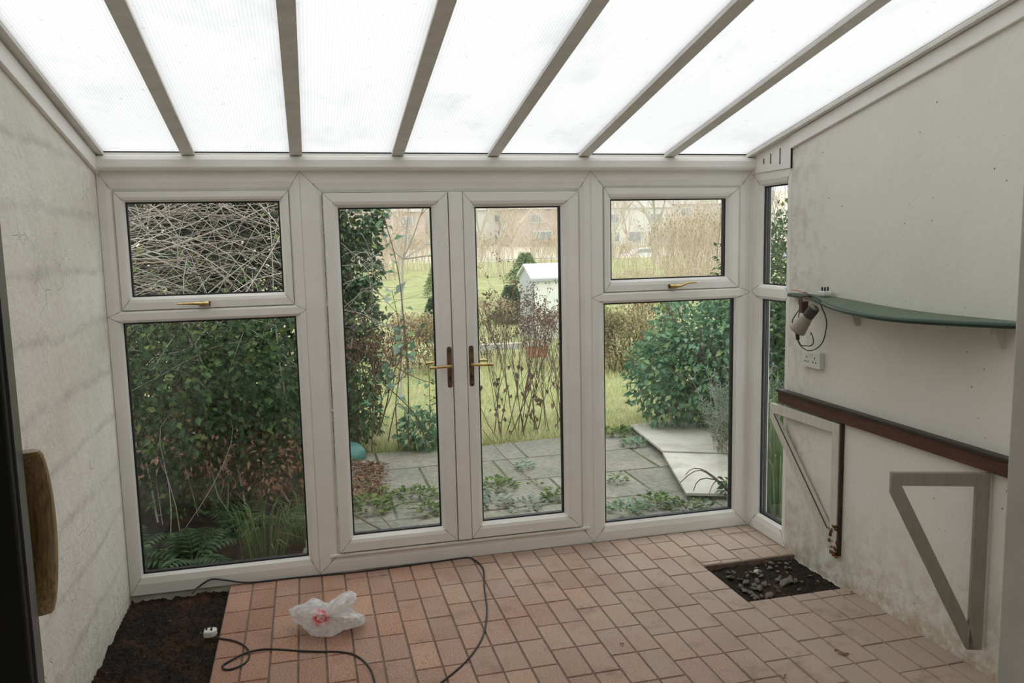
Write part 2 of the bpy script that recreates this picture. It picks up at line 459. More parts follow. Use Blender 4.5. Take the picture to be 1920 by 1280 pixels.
M['seed'] = leafmat('dry_seed_head', [(0, (.09, .055, .035)), (1, (.26, .17, .11))], .1, .9)
M['scrub'] = leafmat('pinkish_bare_scrub', [(0, (.46, .37, .29)), (1, (.70, .58, .48))], 0, .9)
M['far_twig'] = leafmat('hazy_bare_tree', [(0, (.44, .40, .32)), (1, (.62, .57, .48))], 0, .9)  # distance haze mixed into the far twig and leaf colours
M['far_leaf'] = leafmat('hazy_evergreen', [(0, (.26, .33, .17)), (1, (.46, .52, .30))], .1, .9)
M['teal'] = simple('teal_plastic', (.07, .22, .19), .4, var=.12, sc=6)
M['shed_white'] = simple('white_shed_metal', (.82, .82, .76), .45, var=.03)
M['shed_roof'] = simple('pale_shed_roof', (.78, .80, .84), .4, var=.03)
M['shed_grey'] = simple('grey_shed_end', (.42, .44, .47), .5, var=.05)
M['terracotta'] = simple('terracotta', (.50, .24, .14), .8, var=.15)
M['edging'] = simple('pale_concrete_edging', (.48, .46, .40), .9, var=.2, bump=.2)
M['house_tan'] = simple('hazy_tan_wall', (.58, .53, .46), .9, var=.08, sc=2)  # far house colours paled to stand in for distance haze
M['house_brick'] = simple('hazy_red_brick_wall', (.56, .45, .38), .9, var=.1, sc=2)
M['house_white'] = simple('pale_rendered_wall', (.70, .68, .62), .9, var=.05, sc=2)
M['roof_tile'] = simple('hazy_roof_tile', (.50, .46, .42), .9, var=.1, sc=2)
M['far_glass'] = simple('far_window_glass', (.34, .36, .37), .2)
M['car'] = simple('white_car_paint', (.80, .80, .82), .25, var=.02)
M['tyre'] = simple('tyre_rubber', (.03, .03, .03), .8)
M['tarmac'] = simple('grey_road', (.40, .39, .37), .9, var=.06, sc=2)

# ------------------------------------------------------------------ setting: room shell
W = 3.451
SL = 0.2084
def rz(y): return 2.172 - SL * y          # underside line of the roof bars
YB = -3.2

# brick floor with two open pits
PIT1 = (-.02, .478, -1.45, .05)
PIT2 = (2.9050, W + .02, -.940, -.490)
floor = MB()
floor.box(PIT1[1], PIT2[0], YB, .0, -.06, -.006, 1)
floor.box(-.0, PIT1[1], YB, PIT1[2], -.06, -.006, 1)
floor.box(PIT2[0], W, YB, PIT2[2], -.06, -.006, 1)
floor.box(PIT2[0], W + .03, PIT2[3], 0, -.06, -.006, 1)
bw, bl, jg = .11557, .225, .0045
def brick(x0, x1, y0, y1):
    x0 += jg / 2; x1 -= jg / 2; y0 += jg / 2; y1 -= jg / 2
    if x1 - x0 < .012 or y1 - y0 < .012: return
    b = .003; dz = rnd.uniform(-.0012, .0012)
    v = [(x0, y0, -.008), (x1, y0, -.008), (x1, y1, -.008), (x0, y1, -.008), (x0 + b, y0 + b, dz), (x1 - b, y0 + b, dz), (x1 - b, y1 - b, dz), (x0 + b, y1 - b, dz)]
    floor.add(v, [(4, 5, 6, 7), (0, 1, 5, 4), (1, 2, 6, 5), (2, 3, 7, 6), (3, 0, 4, 7)], 0)
ncol = 31
offs = [0, 0, .5, .5, .5, 0, 0, .5, .5, 0, 0, 0, .5, .5, 0, 0, .5, .5, .5, 0, 0, .5, .5, 0, 0, 0, .5, .5, 0, 0, .5]
for c in range(-5, ncol):
    x0 = PIT1[1] + c * bw; x1 = x0 + bw
    if x1 <= 0 or x0 >= W: continue
    x0 = max(x0, 0); x1 = min(x1, W)
    off = offs[c % len(offs)] * bl
    y = -.004
    first = True
    while y > YB:
        h = bl if not first else (bl * .48 if off == 0 else bl * .98)
        first = False
        ya = max(y - h, YB)
        segs = [(ya, y)]
        for P in (PIT1, PIT2):
            if x1 > P[0] + .025 and x0 < P[1] - .02:
                ns = []
                for a, b in segs:
                    if b <= P[2] or a >= P[3]: ns.append((a, b)); continue
                    if a < P[2]: ns.append((a, P[2]))
                    if b > P[3]: ns.append((P[3], b))
                segs = ns
        for a, b in segs: brick(x0, x1, a, b)
        y -= h
fo = floor.build('floor', [M['brick'], M['joint']])
tag(fo, 'red brick paver floor with two open pits', 'floor', kind='structure')

def ground_patch(name, x0, x1, y0, y1, z, amp, mat, label, n=70):
    g = MB(); nx = n; ny = max(8, int(n * (y1 - y0) / (x1 - x0)))
    vs_ = []
    for j in range(ny + 1):
        for i in range(nx + 1):
            x = x0 + (x1 - x0) * i / nx; y = y0 + (y1 - y0) * j / ny
            h = noise.noise((x * 9, y * 9, 1)) * amp + noise.noise((x * 30, y * 30, 4)) * amp * .7 + noise.noise((x * 80, y * 80, 4)) * amp * .5
            vs_.append((x, y, z + h))
    g.add(vs_, [(j * (nx + 1) + i, j * (nx + 1) + i + 1, (j + 1) * (nx + 1) + i + 1, (j + 1) * (nx + 1) + i) for j in range(ny) for i in range(nx)])
    return tag(g.build(name, mat, smooth=True), label, 'soil', kind='stuff')
ground_patch('soil', -.03, PIT1[1] - .001, PIT1[2], .05, -.036, .020, M['soil'], 'dark bare soil in the open pit by the left wall', 170)
ground_patch('rubble_bed', PIT2[0] + .001, W - .001, PIT2[2], PIT2[3], -.03, .012, M['rubble_soil'], 'brown black soil and grit in the open pit by the right wall', 60)

wl = MB(); wl.prism([(-.15, .07, -.1), (-.15, .07, rz(.07) + .05), (-.15, YB, rz(YB) + .05), (-.15, YB, -.1)], (.15, 0, 0))
tag(wl.build('wall_left', M['wall_left']), 'cracked white painted masonry wall on the left', 'wall', kind='structure')
wr = MB(); wr.prism([(W, -.393, -.1), (W, -.393, rz(-.393) + .05), (W, YB, rz(YB) + .05), (W, YB, -.1)], (.15, 0, 0))
tag(wr.build('wall_right', M['wall_right']), 'cream plastered wall on the right, dotted with nail holes', 'wall', kind='structure')
# house wall behind, with the wide doorway the picture is taken through
wb = MB()
wb.box(-.15, .02, YB - .25, YB, -.1, 3.0); wb.box(2.16, W + .15, YB - .25, YB, -.1, 3.0); wb.box(.02, 2.16, YB - .25, YB, 2.2, 3.0)
tag(wb.build('wall_back', M['white_paint']), 'house wall with the wide doorway to the lean-to', 'wall', kind='structure')
hr = MB()
hr.box(-2.2, -2.1, -7, YB - .25, -.1, 2.6); hr.box(4.6, 4.7, -7, -6.6, -.1, 2.6); hr.box(4.6, 4.7, -4.4, YB - .25, -.1, 2.6); hr.box(4.6, 4.7, -6.6, -4.4, -.1, .8); hr.box(4.6, 4.7, -6.6, -4.4, 2.2, 2.6); hr.box(-2.2, 4.7, -7.1, -7, -.1, 2.6)  # opening in the unseen right-hand wall added to let in fill light
hr.box(-2.2, .02, YB - .26, YB - .25, -.1, 2.6); hr.box(2.16, 4.7, YB - .26, YB - .25, -.1, 2.6); hr.box(.02, 2.16, YB - .26, YB - .25, 2.2, 2.6)
tag(hr.build('wall_house', M['room_paint']), 'dim walls of the house room behind the doorway', 'wall', kind='structure')
hf = MB(); hf.box(-2.2, 4.7, -7, YB, -.1, -.0)
tag(hf.build('floor_house', M['room_paint']), 'floor of the house room behind the doorway', 'floor', kind='structure')
hc = MB(); hc.box(-2.2, 4.7, -7, YB - .25, 2.6, 2.7)
tag(hc.build('ceiling_house', M['room_paint']), 'ceiling of the house room behind the doorway', 'ceiling', kind='structure')

# ------------------------------------------------------------------ roof
ROOF_N = Vector((0, SL, 1)).normalized()
def roofpt(x, y, h=0.0): return Vector((x, y, rz(y) + h))
ceiling = thing('ceiling', 'sloping lean-to roof of opal corrugated plastic sheets', 'roof', (W / 2, YB / 2, 2.5), kind='structure')
BX = [0.012] + [.4198 + .5009 * i for i in range(6)] + [W - .012]
for i in range(7):
    xa, xb = BX[i] + .003, BX[i + 1] - .003
    p = MB(); th = .016; h0 = .022
    y0, y1 = .06, YB
    v = [roofpt(xa, y0, h0), roofpt(xb, y0, h0), roofpt(xb, y1, h0), roofpt(xa, y1, h0)]
    v2 = [q + Vector((0, 0, th)) for q in v]
    p.add(v, [(0, 1, 2, 3)], 0)
    p.add(v2, [(3, 2, 1, 0)], 1)
    p.build('roof_sheet', [M['poly'], M['clear']], ceiling)
tn = [0]
def trim(mb, mat, label, bevel=0, cat='trim', n=None):
    tn[0] += 1
    return tag(mb.build('trim_%d' % tn[0], mat, bevel=bevel), label, cat, kind='structure')
ords = ['against the left wall', 'first from the left wall', 'second from the left wall', 'third from the left wall', 'fourth from the left wall', 'fifth from the left wall', 'sixth from the left wall', 'against the right wall']
for i, x in enumerate(BX):
    hw = .030 if 0 < i < 7 else .022
    m = MB()
    # lower cap with narrow upstand and side lips
    prof = [(-hw, -.0), (hw, 0), (hw, .012), (hw * .72, .02), (hw * .72, .055), (-hw * .72, .055), (-hw * .72, .02), (-hw, .012)]
    cx = x if 0 < i < 7 else (x + .014 if i == 0 else x - .014)
    A = [roofpt(cx + a, .02, b - .004) for a, b in prof]
    B = [roofpt(cx + a, YB, b - .004) for a, b in prof]
    n = len(prof)
    m.add(A + B, [list(range(n)), list(range(n, 2 * n))[::-1]] + [(k, n + k, n + (k + 1) % n, (k + 1) % n) for k in range(n)])
    trim(m, M['rafter'], 'grey-white sloping roof bar ' + ords[i], cat='roof bar')
# eaves beam
m = MB(); prof = [(-.045, 2.108), (-.05, 2.116), (-.05, 2.150), (-.04, 2.166), (.0, 2.176), (.09, 2.176), (.09, 2.100), (-.035, 2.100)]
m.prism([(0.0, y, z) for y, z in prof], (W, 0, 0))
trim(m, M['upvc'], 'white eaves beam above the glazed front', cat='beam')
m = MB(); m.box(0, W, .0, .09, 2.176, 2.186, 1); m.box(0, W, .004, .09, 2.186, 2.1935, 0)
trim(m, [M['gasket'], M['upvc']], 'thin dark seal between the eaves beam and the roof sheets', cat='seal')
# wall boards under the edge bars
m = MB(); m.prism([(0, .0, rz(.0) - .085), (0, .0, rz(.0) - .012), (0, YB, rz(YB) - .012), (0, YB, rz(YB) - .085)], (.018, 0, 0))
trim(m, M['upvc'], 'white sloping board along the top of the left wall', .003, 'board')
m = MB(); m.prism([(W, -.40, rz(-.40) - .075), (W, -.40, rz(-.40) - .006), (W, YB, rz(YB) - .006), (W, YB, rz(YB) - .075)], (-.018, 0, 0))
trim(m, M['upvc'], 'white sloping board along the top of the right wall', .003, 'board')
# wedge panel over the side window, with three slots
m = MB(); m.prism([(W, -.012, 2.082), (W, -.012, rz(-.012) - .004), (W, -.392, rz(-.392) - .004), (W, -.392, 2.082)], (-.008, 0, 0))
for yy, a, b in ((-.13, 2.125, 2.155), (-.20, 2.12, 2.175), (-.29, 2.11, 2.195)):
    m.box(W - .0095, W - .007, yy - .004, yy + .004, a, b, 1)
m.box(W - .0095, W + .03, -.396, -.391, 2.08, rz(-.39), 1)
trim(m, [M['upvc'], M['slot']], 'white wedge shaped panel with three slots above the side window', cat='panel')

# ------------------------------------------------------------------ glazed front
def FRONT(u, z, d): return (u, d, z)
def SIDE(u, z, d): return (W + d, -u, z)
P_OUT = [(0, .07), (0, 0), (.55, 0), (.62, .002), (.86, .008), (1, .022), (1, .07)]
P_SASH = [(0, .066), (0, .012), (.05, .004), (.55, .004), (.80, .010), (1, .026), (1, .066)]
def gasket(par, i, fn, d=.024):
    g = MB(); w = .0075
    g.ring(i, (i[0] + w, i[1] - w, i[2] + w, i[3] - w), [(0, d + .012), (0, d), (1, d + .002), (1, d + .012)], fn)
    g.build('gasket', M['gasket'], par)
    # far edge of the sealed unit
    g = MB(); g.ring(i, (i[0] + .004, i[1] - .004, i[2] + .004, i[3] - .004), [(0, d + .040), (0, d + .02), (1, d + .02), (1, d + .040)], fn)
    g.build('spacer_bar', M['gasket'], par)
    p = MB(); e = .002
    p.ring(i, (i[0] + .001, i[1] - .001, i[2] + .001, i[3] - .001), [(0, d + .016), (0, d + .0155)], fn)
    a, b, c, e2 = i
    q = MB()
    v = [fn(u, z, dd) for dd in (d + .012, d + .016) for u, z in ((a, c), (b, c), (b, e2), (a, e2))]
    q.add(v, [(0, 1, 2, 3), (7, 6, 5, 4), (0, 4, 5, 1), (1, 5, 6, 2), (2, 6, 7, 3), (3, 7, 4, 0)])
    q.build('pane', M['glass'], par)
def mitre(mb, o, i, fn, d):
    # the fine dark weld lines at the corners
    for (a, b) in ((0, 2), (1, 2), (1, 3), (0, 3)):
        p = Vector((o[a], o[b], 0)); q = Vector((i[a], i[b], 0)); t = (q - p); L = t.length; t.normalize(); n = Vector((-t.y, t.x, 0)) * .0007
        s_, e_ = p, q - t * L * .12
        v = [fn(w.x, w.y, dd) for dd in (d - .0004, d + .001) for w in (s_ - n, e_ - n, e_ + n, s_ + n)]
        mb.add(v, [(0, 1, 2, 3), (7, 6, 5, 4), (0, 4, 5, 1), (1, 5, 6, 2), (2, 6, 7, 3), (3, 7, 4, 0)], 1)
def frame(par, o, i, fn, prof=P_OUT, name='frame', mit=True):
    f = MB(); f.ring(o, i, prof, fn)
    if mit: mitre(f, o, i, fn, min(d for t, d in prof))
    return f.build(name, [M['upvc'], M['slot']], par)
def spade(par, piv, tip, fn_y):
    """window espagnolette handle: base, neck and flat lever"""
    h = thing('handle', None, None, piv)
    h.parent = par; h.matrix_parent_inverse = Matrix.Translation(-par.location)
    s = 1 if tip.x > piv.x else -1
    b = MB(); b.box(piv.x - .026, piv.x + .026, -.006, .006, piv.z - .012, piv.z + .012)
    b.build('handle_base', M['tarnish'], h, bevel=.003)
    l = MB()
    pts = catmull([(piv.x - s * .02, -.012, piv.z), (piv.x, -.03, piv.z + .002), (piv.x + s * .035, -.042, piv.z + .004), (tip.x - s * .05, -.044, tip.z), (tip.x, -.040, tip.z)], 5)
    n = len(pts)
    sect = []
    for k, p in enumerate(pts):
        t = k / (n - 1)
        w = .022 - .010 * min(1, t * 2) - .005 * max(0, t - .5) * 2 - (.004 if t > .95 else 0)
        hh = .010 if t < .5 else .006
        sect.append([(p.x, p.y - hh, p.z), (p.x, p.y, p.z + w * .6), (p.x, p.y + hh, p.z), (p.x, p.y, p.z - w * .6)])
    vs_ = [q for s4 in sect for q in s4]
    l.add(vs_, [(k * 4 + j, k * 4 + (j + 1) % 4, (k + 1) * 4 + (j + 1) % 4, (k + 1) * 4 + j) for k in range(n - 1) for j in range(4)] + [(3, 2, 1, 0), tuple(range((n - 1) * 4, n * 4))])
    l.build('lever', M['brass'], h, smooth=True)

win1 = thing('window_1', 'white plastic window left of the French doors, opening light over a tall fixed pane', 'window', (.465, 0, 0), kind='structure')
frame(win1, (0.002, .932, 0, 1.407), (.065, .879, .099, 1.374), FRONT)
gasket(win1, (.065, .879, .099, 1.374), FRONT)
frame(win1, (0.002, .932, 1.407, 2.10), (.067, .874, 1.434, 2.006), FRONT)
frame(win1, (.068, .873, 1.435, 2.005), (.115, .828, 1.499, 1.955), FRONT, P_SASH, 'sash')
gasket(win1, (.115, .828, 1.499, 1.955), FRONT, .028)
spade(win1, Vector((.448, 0, 1.457)), Vector((.322, 0, 1.462)), None)

win2 = thing('window_2', 'white plastic window right of the French doors, opening light over a tall fixed pane', 'window', (2.95, 0, 0), kind='structure')
frame(win2, (2.467, W, 0, 1.407), (2.546, 3.354, .099, 1.372), FRONT)
gasket(win2, (2.546, 3.354, .099, 1.372), FRONT)
frame(win2, (2.467, W, 1.407, 2.10), (2.548, 3.373, 1.434, 2.009), FRONT)
frame(win2, (2.549, 3.372, 1.435, 2.008), (2.591, 3.296, 1.500, 1.947), FRONT, P_SASH, 'sash')
gasket(win2, (2.591, 3.296, 1.500, 1.947), FRONT, .028)
spade(win2, Vector((2.955, 0, 1.456)), Vector((3.085, 0, 1.474)), None)

win3 = thing('window_3', 'narrow white side window in the right wall beside the front', 'window', (W, -.19, 0), kind='structure')
frame(win3, (0.002, .391, 0, 1.412), (.090, .341, .10, 1.370), SIDE)
gasket(win3, (.090, .341, .10, 1.370), SIDE)
frame(win3, (0.002, .391, 1.412, 2.082), (.090, .341, 1.454, 2.005), SIDE)
gasket(win3, (.090, .341, 1.454, 2.005), SIDE)

ft = MB(); ft.box(-.02, W + .08, .012, .085, -.16, .0); ft.box(W + .012, W + .08, -.40, .012, -.16, 0)
trim(ft, M['edging'], 'concrete footing under the white frames', cat='footing')

cp = MB(); cp.box(W - .007, W + .074, -.007, .074, 0, 2.10)
trim(cp, M['upvc'], 'slim white corner post between the glazed front and the side window', .003, 'post')

# French doors
dfm = MB()
dfm.ring((.931, 2.468, 0, 2.10), (1.036, 2.397, .100, 1.995), P_OUT, FRONT)
mitre(dfm, (.931, 2.468, 0, 2.10), (1.036, 2.397, .100, 1.995), FRONT, 0)
dfm.box(.99, 2.44, -.010, .01, .088, .098)
trim(dfm, [M['upvc'], M['slot']], 'white plastic frame and threshold around the French doors', cat='door frame')

def door_handle(par, x, z, s):
    h = thing('handle', None, None, (x, 0, z)); h.parent = par; h.matrix_parent_inverse = Matrix.Translation(-par.location)
    b = MB(); w = .0135
    pts = []
    for a in range(9): pts.append((x + w * math.cos(PI * a / 8), z + .098 + w * math.sin(PI * a / 8)))
    for a in range(9): pts.append((x - w * math.cos(PI * a / 8), z - .098 - w * math.sin(PI * a / 8)))
    b.prism([(p, -.010, q) for p, q in pts], (0, .014, 0))
    b.build('backplate', M['tarnish'], h, bevel=.002)
    k = MB(); k.lathe([(.006, -.0125), (.006, -.008)], 10, Matrix.Translation((x, 0, z - .062)) @ Matrix.Rotation(-PI / 2, 4, 'X') @ Matrix.Translation((0, 0, .0)), 0)
    k = MB(); k.tube([(x, -.0125, z - .055), (x, -.009, z - .055)], .0065, k=10); k.box(x - .003, x + .003, -.0125, -.009, z - .072, z - .055)
    for zz in (z + .09, z - .10): k.tube([(x, -.0122, zz), (x, -.009, zz)], .0045, k=8)
    k.build('keyhole', M['slot'], h)
    for nm, y0, y1, zz in (('lever', -.008, -.052, z + .012), ('outside_lever', .072, .115, z + .012)):
        l = MB(); l.tube(catmull([(x, y0, zz), (x, (y0 + y1) * .6, zz), (x + s * .012, y1, zz), (x + s * .04, y1, zz - .001), (x + s * .112, y1, zz - .004)], 5), .0085, .0078, 10)
        l.build(nm, M['brass'], h, smooth=True)
LEAF = [(0, .07), (0, .0), (.04, -.008), (.60, -.008), (.80, -.002), (1, .018), (1, .07)]
d1 = thing('door_1', 'left leaf of the white glazed French doors with a brass handle', 'door', (1.36, 0, .1), kind='structure')
frame(d1, (1.040, 1.677, .104, 1.991), (1.114, 1.592, .186, 1.917), FRONT, LEAF, 'leaf_frame')
gasket(d1, (1.114, 1.592, .186, 1.917), FRONT, .020)
a = MB(); a.box(1.680, 1.752, -.016, .03, .106, 1.991); a.box(1.679, 1.753, .03, .06, .106, 1.991); a.build('meeting_post', M['upvc'], d1, bevel=.004)
door_handle(d1, 1.659, 1.068, -1)
d2 = thing('door_2', 'right leaf of the white glazed French doors with a brass handle', 'door', (2.07, 0, .1), kind='structure')
frame(d2, (1.755, 2.394, .104, 1.991), (1.822, 2.298, .188, 1.914), FRONT, LEAF, 'leaf_frame')
gasket(d2, (1.822, 2.298, .188, 1.914), FRONT, .020)
door_handle(d2, 1.778, 1.068, 1)

# near doorway: dark sliding leaf with a wooden pull on the left, pale jamb on the right
d3 = thing('door_3', 'dark brown sliding door leaf at the left edge with a curved wooden pull', 'door', (.3, YB, 0), kind='structure')
f = MB(); f.box(.50, .596, YB - .045, YB, .02, 2.18); f.box(.02, .12, YB - .045, YB, .02, 2.18); f.box(.12, .50, YB - .045, YB, .02, .12); f.box(.12, .50, YB - .045, YB, 2.08, 2.18)
f.build('leaf_frame', M['dark_frame'], d3, bevel=.003)
f = MB(); f.box(.590, .5985, YB - .034, YB - .012, .02, 2.18); f.build('edge_reflection_strip', M['edge_reflection_grey'], d3)  # grey strip stands in for the reflection along the leaf edge
f = MB(); f.box(.12, .50, YB - .026, YB - .02, .12, 2.08); f.build('pane', M['glass'], d3)
hd = MB(); zs = [1.492, 1.486, 1.47, 1.44, 1.40, 1.36, 1.32, 1.298, 1.286]
pr = [.004, .016, .026, .036, .042, .042, .034, .022, .004]
# a broad D-shaped pull: flat bowed body
segs = 24; vs_ = []
for k in range(segs + 1):
    t = k / segs
    z = 1.492 - .206 * t
    bow = math.sin(PI * min(1, max(0, t))) ** .55
    yc = YB + .006 + .040 * bow
    xh = .0165 - (.005 if t in (0, 1) else 0)
    for (u, w) in ((-.010, .0), (-.004, .010), (.014, .013), (.022, .006), (.022, -.004), (.010, -.009), (-.006, -.009)):
        vs_.append((.588 + u * 1.0, yc + w * 1.1, z))
hd.add(vs_, [(k * 7 + j, k * 7 + (j + 1) % 7, (k + 1) * 7 + (j + 1) % 7, (k + 1) * 7 + j) for k in range(segs) for j in range(7)] + [tuple(range(7))[::-1], tuple(range(segs * 7, segs * 7 + 7))])
hd.build('pull_handle', M['handle_wood'], d3, smooth=True, bevel=.0015)
j = MB(); j.box(2.047, 2.16, YB - .06, YB + .0, 0, 2.2); j.box(2.062, 2.16, YB - .15, YB - .06, 0, 2.2); j.box(2.085, 2.16, YB - .25, YB - .15, 0, 2.2)
trim(j, M['upvc_dirty'], 'pale stepped door jamb at the right edge of the doorway', .004, 'door jamb')

# ------------------------------------------------------------------ right wall fittings
shelf = thing('wall_shelf', 'wavy-edged faded green board shelf on the cream right wall', 'shelf', (W - .1, -1.2, 1.39))
back = [(-.43, 1.425), (-.65, 1.427), (-.85, 1.422), (-1.05, 1.411), (-1.25, 1.402), (-1.45, 1.398), (-1.65, 1.399), (-1.95, 1.402)]
fx = [3.425, 3.385, 3.315, 3.245, 3.205, 3.195, 3.235, 3.40]
b_ = MB(); vs_ = []
Pb = catmull([(W - .002, y, z) for y, z in back], 5); Pf = catmull([(x, y, z) for x, (y, z) in zip(fx, back)], 5)
n = len(Pb); th = .020
for p, q in zip(Pb, Pf): vs_ += [p, q, q + Vector((0, 0, -th)), p + Vector((0, 0, -th))]
fs = []; 
for k in range(n - 1):
    for jx in range(4): fs.append((k * 4 + jx, k * 4 + (jx + 1) % 4, (k + 1) * 4 + (jx + 1) % 4, (k + 1) * 4 + jx))
b_.add(vs_, fs + [(0, 1, 2, 3), tuple(range((n - 1) * 4, n * 4))[::-1]])
b_.build('board', M['green_shelf'], shelf)
e_ = MB(); e_.tube([q + Vector((-.002, 0, -th / 2)) for q in Pf], .0105, k=8); e_.build('front_edge', M['green_edge'], shelf, smooth=True)
for yy in (-.965, -1.79):
    k = MB(); zt = 1.385 if yy > -1 else 1.378
    k.prism([(W, yy - .012, zt), (W - .05, yy - .012, zt), (W - .05, yy - .012, zt - .03), (W - .025, yy - .012, zt - .085), (W, yy - .012, zt - .085)], (0, .024, 0))
    k.build('bracket', M['cream_wood'], shelf, bevel=.002)

# clip lamp under the shelf
lampx = 3.33
lp = thing('clip_lamp', 'small beige spot lamp clipped under the far end of the green shelf', 'lamp', (lampx, -.74, 1.3))
def LP(px, py, x=lampx): return on(px, py, 0, x)
top = LP(1529, 575); bot = LP(1507, 619)
ax = (bot - top); L = ax.length; ax.normalize()
ax = (ax + Vector((-.25, 0, 0))).normalized()
Mx = Matrix.Translation(top) @ ax.to_track_quat('Z', 'Y').to_matrix().to_4x4()
s = MB(); s.lathe([(.004, 0), (.020, .002), (.025, .008), (.026, L * .42), (.030, L * .55), (.041, L * .96), (.0425, L), (.040, L), (.028, L * .6), (.004, L * .55)], 24, Mx, caps=False)
s.build('shade', M['lamp'], lp, smooth=True)
s = MB(); s.lathe([(.0255, .006), (.0268, .012), (.0268, L * .38), (.0255, L * .42)], 24, Mx, caps=False); s.build('vent_band', M['lamp_in'], lp, smooth=True)
s = MB(); s.lathe([(.002, L * .5), (.02, L * .55), (.025, L * .7), (.016, L * .82), (.002, L * .84)], 14, Mx); s.build('bulb', M['white_plastic'], lp, smooth=True)
c = MB(); q = LP(1507, 572)
c.box(q.x - .018, q.x + .018, q.y - .014, q.y + .014, 1.345, 1.402); c.box(q.x - .018, q.x + .04, q.y - .016, q.y + .016, 1.425, 1.431); c.box(q.x - .022, q.x - .016, q.y - .014, q.y + .014, 1.385, 1.431)
c.tube([(q.x, q.y, 1.35), LP(1511, 592), LP(1516, 598)], .009, .009, 8)
c.build('clip', M['clip'], lp, bevel=.002)
cs = [LP(1500, 578, 3.38), LP(1492, 590, 3.38), LP(1486, 600), LP(1487, 608), LP(1492, 618), LP(1494, 630), LP(1497, 641), LP(1503, 650), LP(1512, 656), LP(1522, 657), LP(1534, 651), LP(1543, 640), LP(1548, 622), LP(1550, 606), LP(1547, 590), LP(1541, 577, 3.30), (3.285, LP(1541, 577, 3.3).y, 1.425), (3.36, -.70, 1.434), (3.39, -.64, 1.437), (3.40, -.605, 1.437)]
t_ = MB(); t_.tube(catmull(cs, 6), .0028, k=6)
t_.tube(catmull([LP(1520, 623), LP(1524, 632), LP(1525, 642), LP(1520, 648), LP(1510, 648), LP(1502, 647), LP(1497, 638)], 6), .0028, k=6)
t_.tube(catmull([LP(1501, 576, 3.38), LP(1498, 590, 3.38), LP(1495, 604)], 5), .0028, k=6)
t_.build('flex', M['black_plastic'], lp, smooth=True)
iv = LP(1496, 628); s = MB(); s.tube([LP(1494, 615), LP(1496, 637)], .0115, .010, 8); s.build('inline_switch', M['black_plastic'], lp, bevel=.002)
pl = MB(); px_, py_ = 3.408, on(1548, 550, 0, 3.408).y
pl.prism([(px_ - .03, py_ - .025, 1.432), (px_ - .03, py_ + .025, 1.432), (px_ + .01, py_ + .028, 1.432), (px_ + .03, py_ + .015, 1.432), (px_ + .03, py_ - .015, 1.432), (px_ + .01, py_ - .028, 1.432)], (0, 0, .022))
plug = pl.build('plug', M['white_plastic'], lp, bevel=.005)
for dx, dy in ((.012, 0), (-.012, -.011), (-.012, .011)):
    pn = MB(); pn.box(px_ + dx - .003, px_ + dx + .003, py_ + dy - .003, py_ + dy + .003, 1.45, 1.474); pn.build('pin', M['slot'], plug)
wr_ = MB(); wr_.tube(catmull([(3.40, -.60, 1.437), (3.41, -.55, 1.44), (3.42, -.50, 1.443), (3.42, -.46, 1.442)], 4), .004, .003, 6); wr_.build('loose_wire_end', M['wire_red'], lp)

# double socket
so = thing('double_socket', 'white double power socket on the cream wall under the clip lamp', 'socket', (W, -.632, 1.095))
f = MB(); f.box(W - .028, W, -.712, -.556, 1.052, 1.138); f.build('faceplate', M['white_plastic'], so, bevel=.004)
for cy in (-.600, -.668):
    f = MB()
    for dy, dz, w, h in ((0, .012, .0035, .005), (-.011, -.010, .005, .003), (.011, -.010, .005, .003)):
        f.box(W - .0285, W - .026, cy + dy - w, cy + dy + w, 1.093 + dz - h, 1.093 + dz + h)
    f.build('pin_holes', M['slot'], so)
for cy in (-.626, -.642):
    f = MB(); f.box(W - .032, W - .027, cy - .0065, cy + .0065, 1.112, 1.128); f.build('rocker_switch', M['white_plastic'], so, bevel=.0015)

# brown rail
rl = thing('wall_rail', 'long reddish brown wooden rail fixed along the right wall', 'rail', (W, -1.1, .86))
f = MB(); f.box(W - .030, W, -1.98, -.345, .818, .876); f.build('rail', M['rail_wood'], rl, bevel=.003)
f = MB(); f.box(W - .040, W, -1.98, -.340, .876, .894); f.build('rail_cap', M['rail_dark'], rl, bevel=.004)

# folding triangular brackets
def gallows(name, label, py, ang, L, z1, z0, mat, rot=0):
    g = thing(name, label, 'bracket', (W - .012, py, z0))
    ca, sa = math.cos(ang), math.sin(ang)
    org = Vector((W - .014, py, 0)); dr = Vector((-sa, ca, 0)); nr = Vector((ca, sa, 0)) * .022
    def pt(u, z): return org + dr * u + Vector((0, 0, z))
    w = .052
    def bar(nm, quad, m2):
        b = MB(); b.prism([pt(u, z) - nr / 2 for u, z in quad], nr); return b.build(nm, m2, g, bevel=.002)
    bar('post', [(-.0, z0), (w, z0), (w, z1), (0, z1)], mat)
    bar('arm', [(w, z1 - w), (L, z1 - w), (L, z1), (w, z1)], mat)
    bar('brace', [(w * .35, z0 + .004), (w, z0 + .012), (w, z0 + .12), (L - .004, z1 - w - .0), (L - .004, z1 - w - .0), (L, z1 - w - .001), (L, z1 - w - .02)], mat) if False else None
    d = Vector((L - w * .55, z1 - w - (z0 + .03))); 
    b = MB()
    A = Vector((w * .30, z0)); B = Vector((L, z1 - w * .95)); t = (B - A).normalized(); nn = Vector((t.y, -t.x)) * (w * .42)
    quad = [A - nn * .2, A + nn, B + nn * .2, B - nn - t * .0]
    bar('brace', [(w * .45, z0), (w + .006, z0), (L, z1 - w - .03), (L, z1 - w + .004), (L - w * .75, z1 - w + .004), (w, z0 + .10)], mat)
    return g, org, dr
g1, o1, dr1 = gallows('folding_bracket', 'cream triangular folding bracket beside the side window, its foot rotten and rusty', -.875, math.radians(2.5), .575, .808, .155, M['cream_wood'])
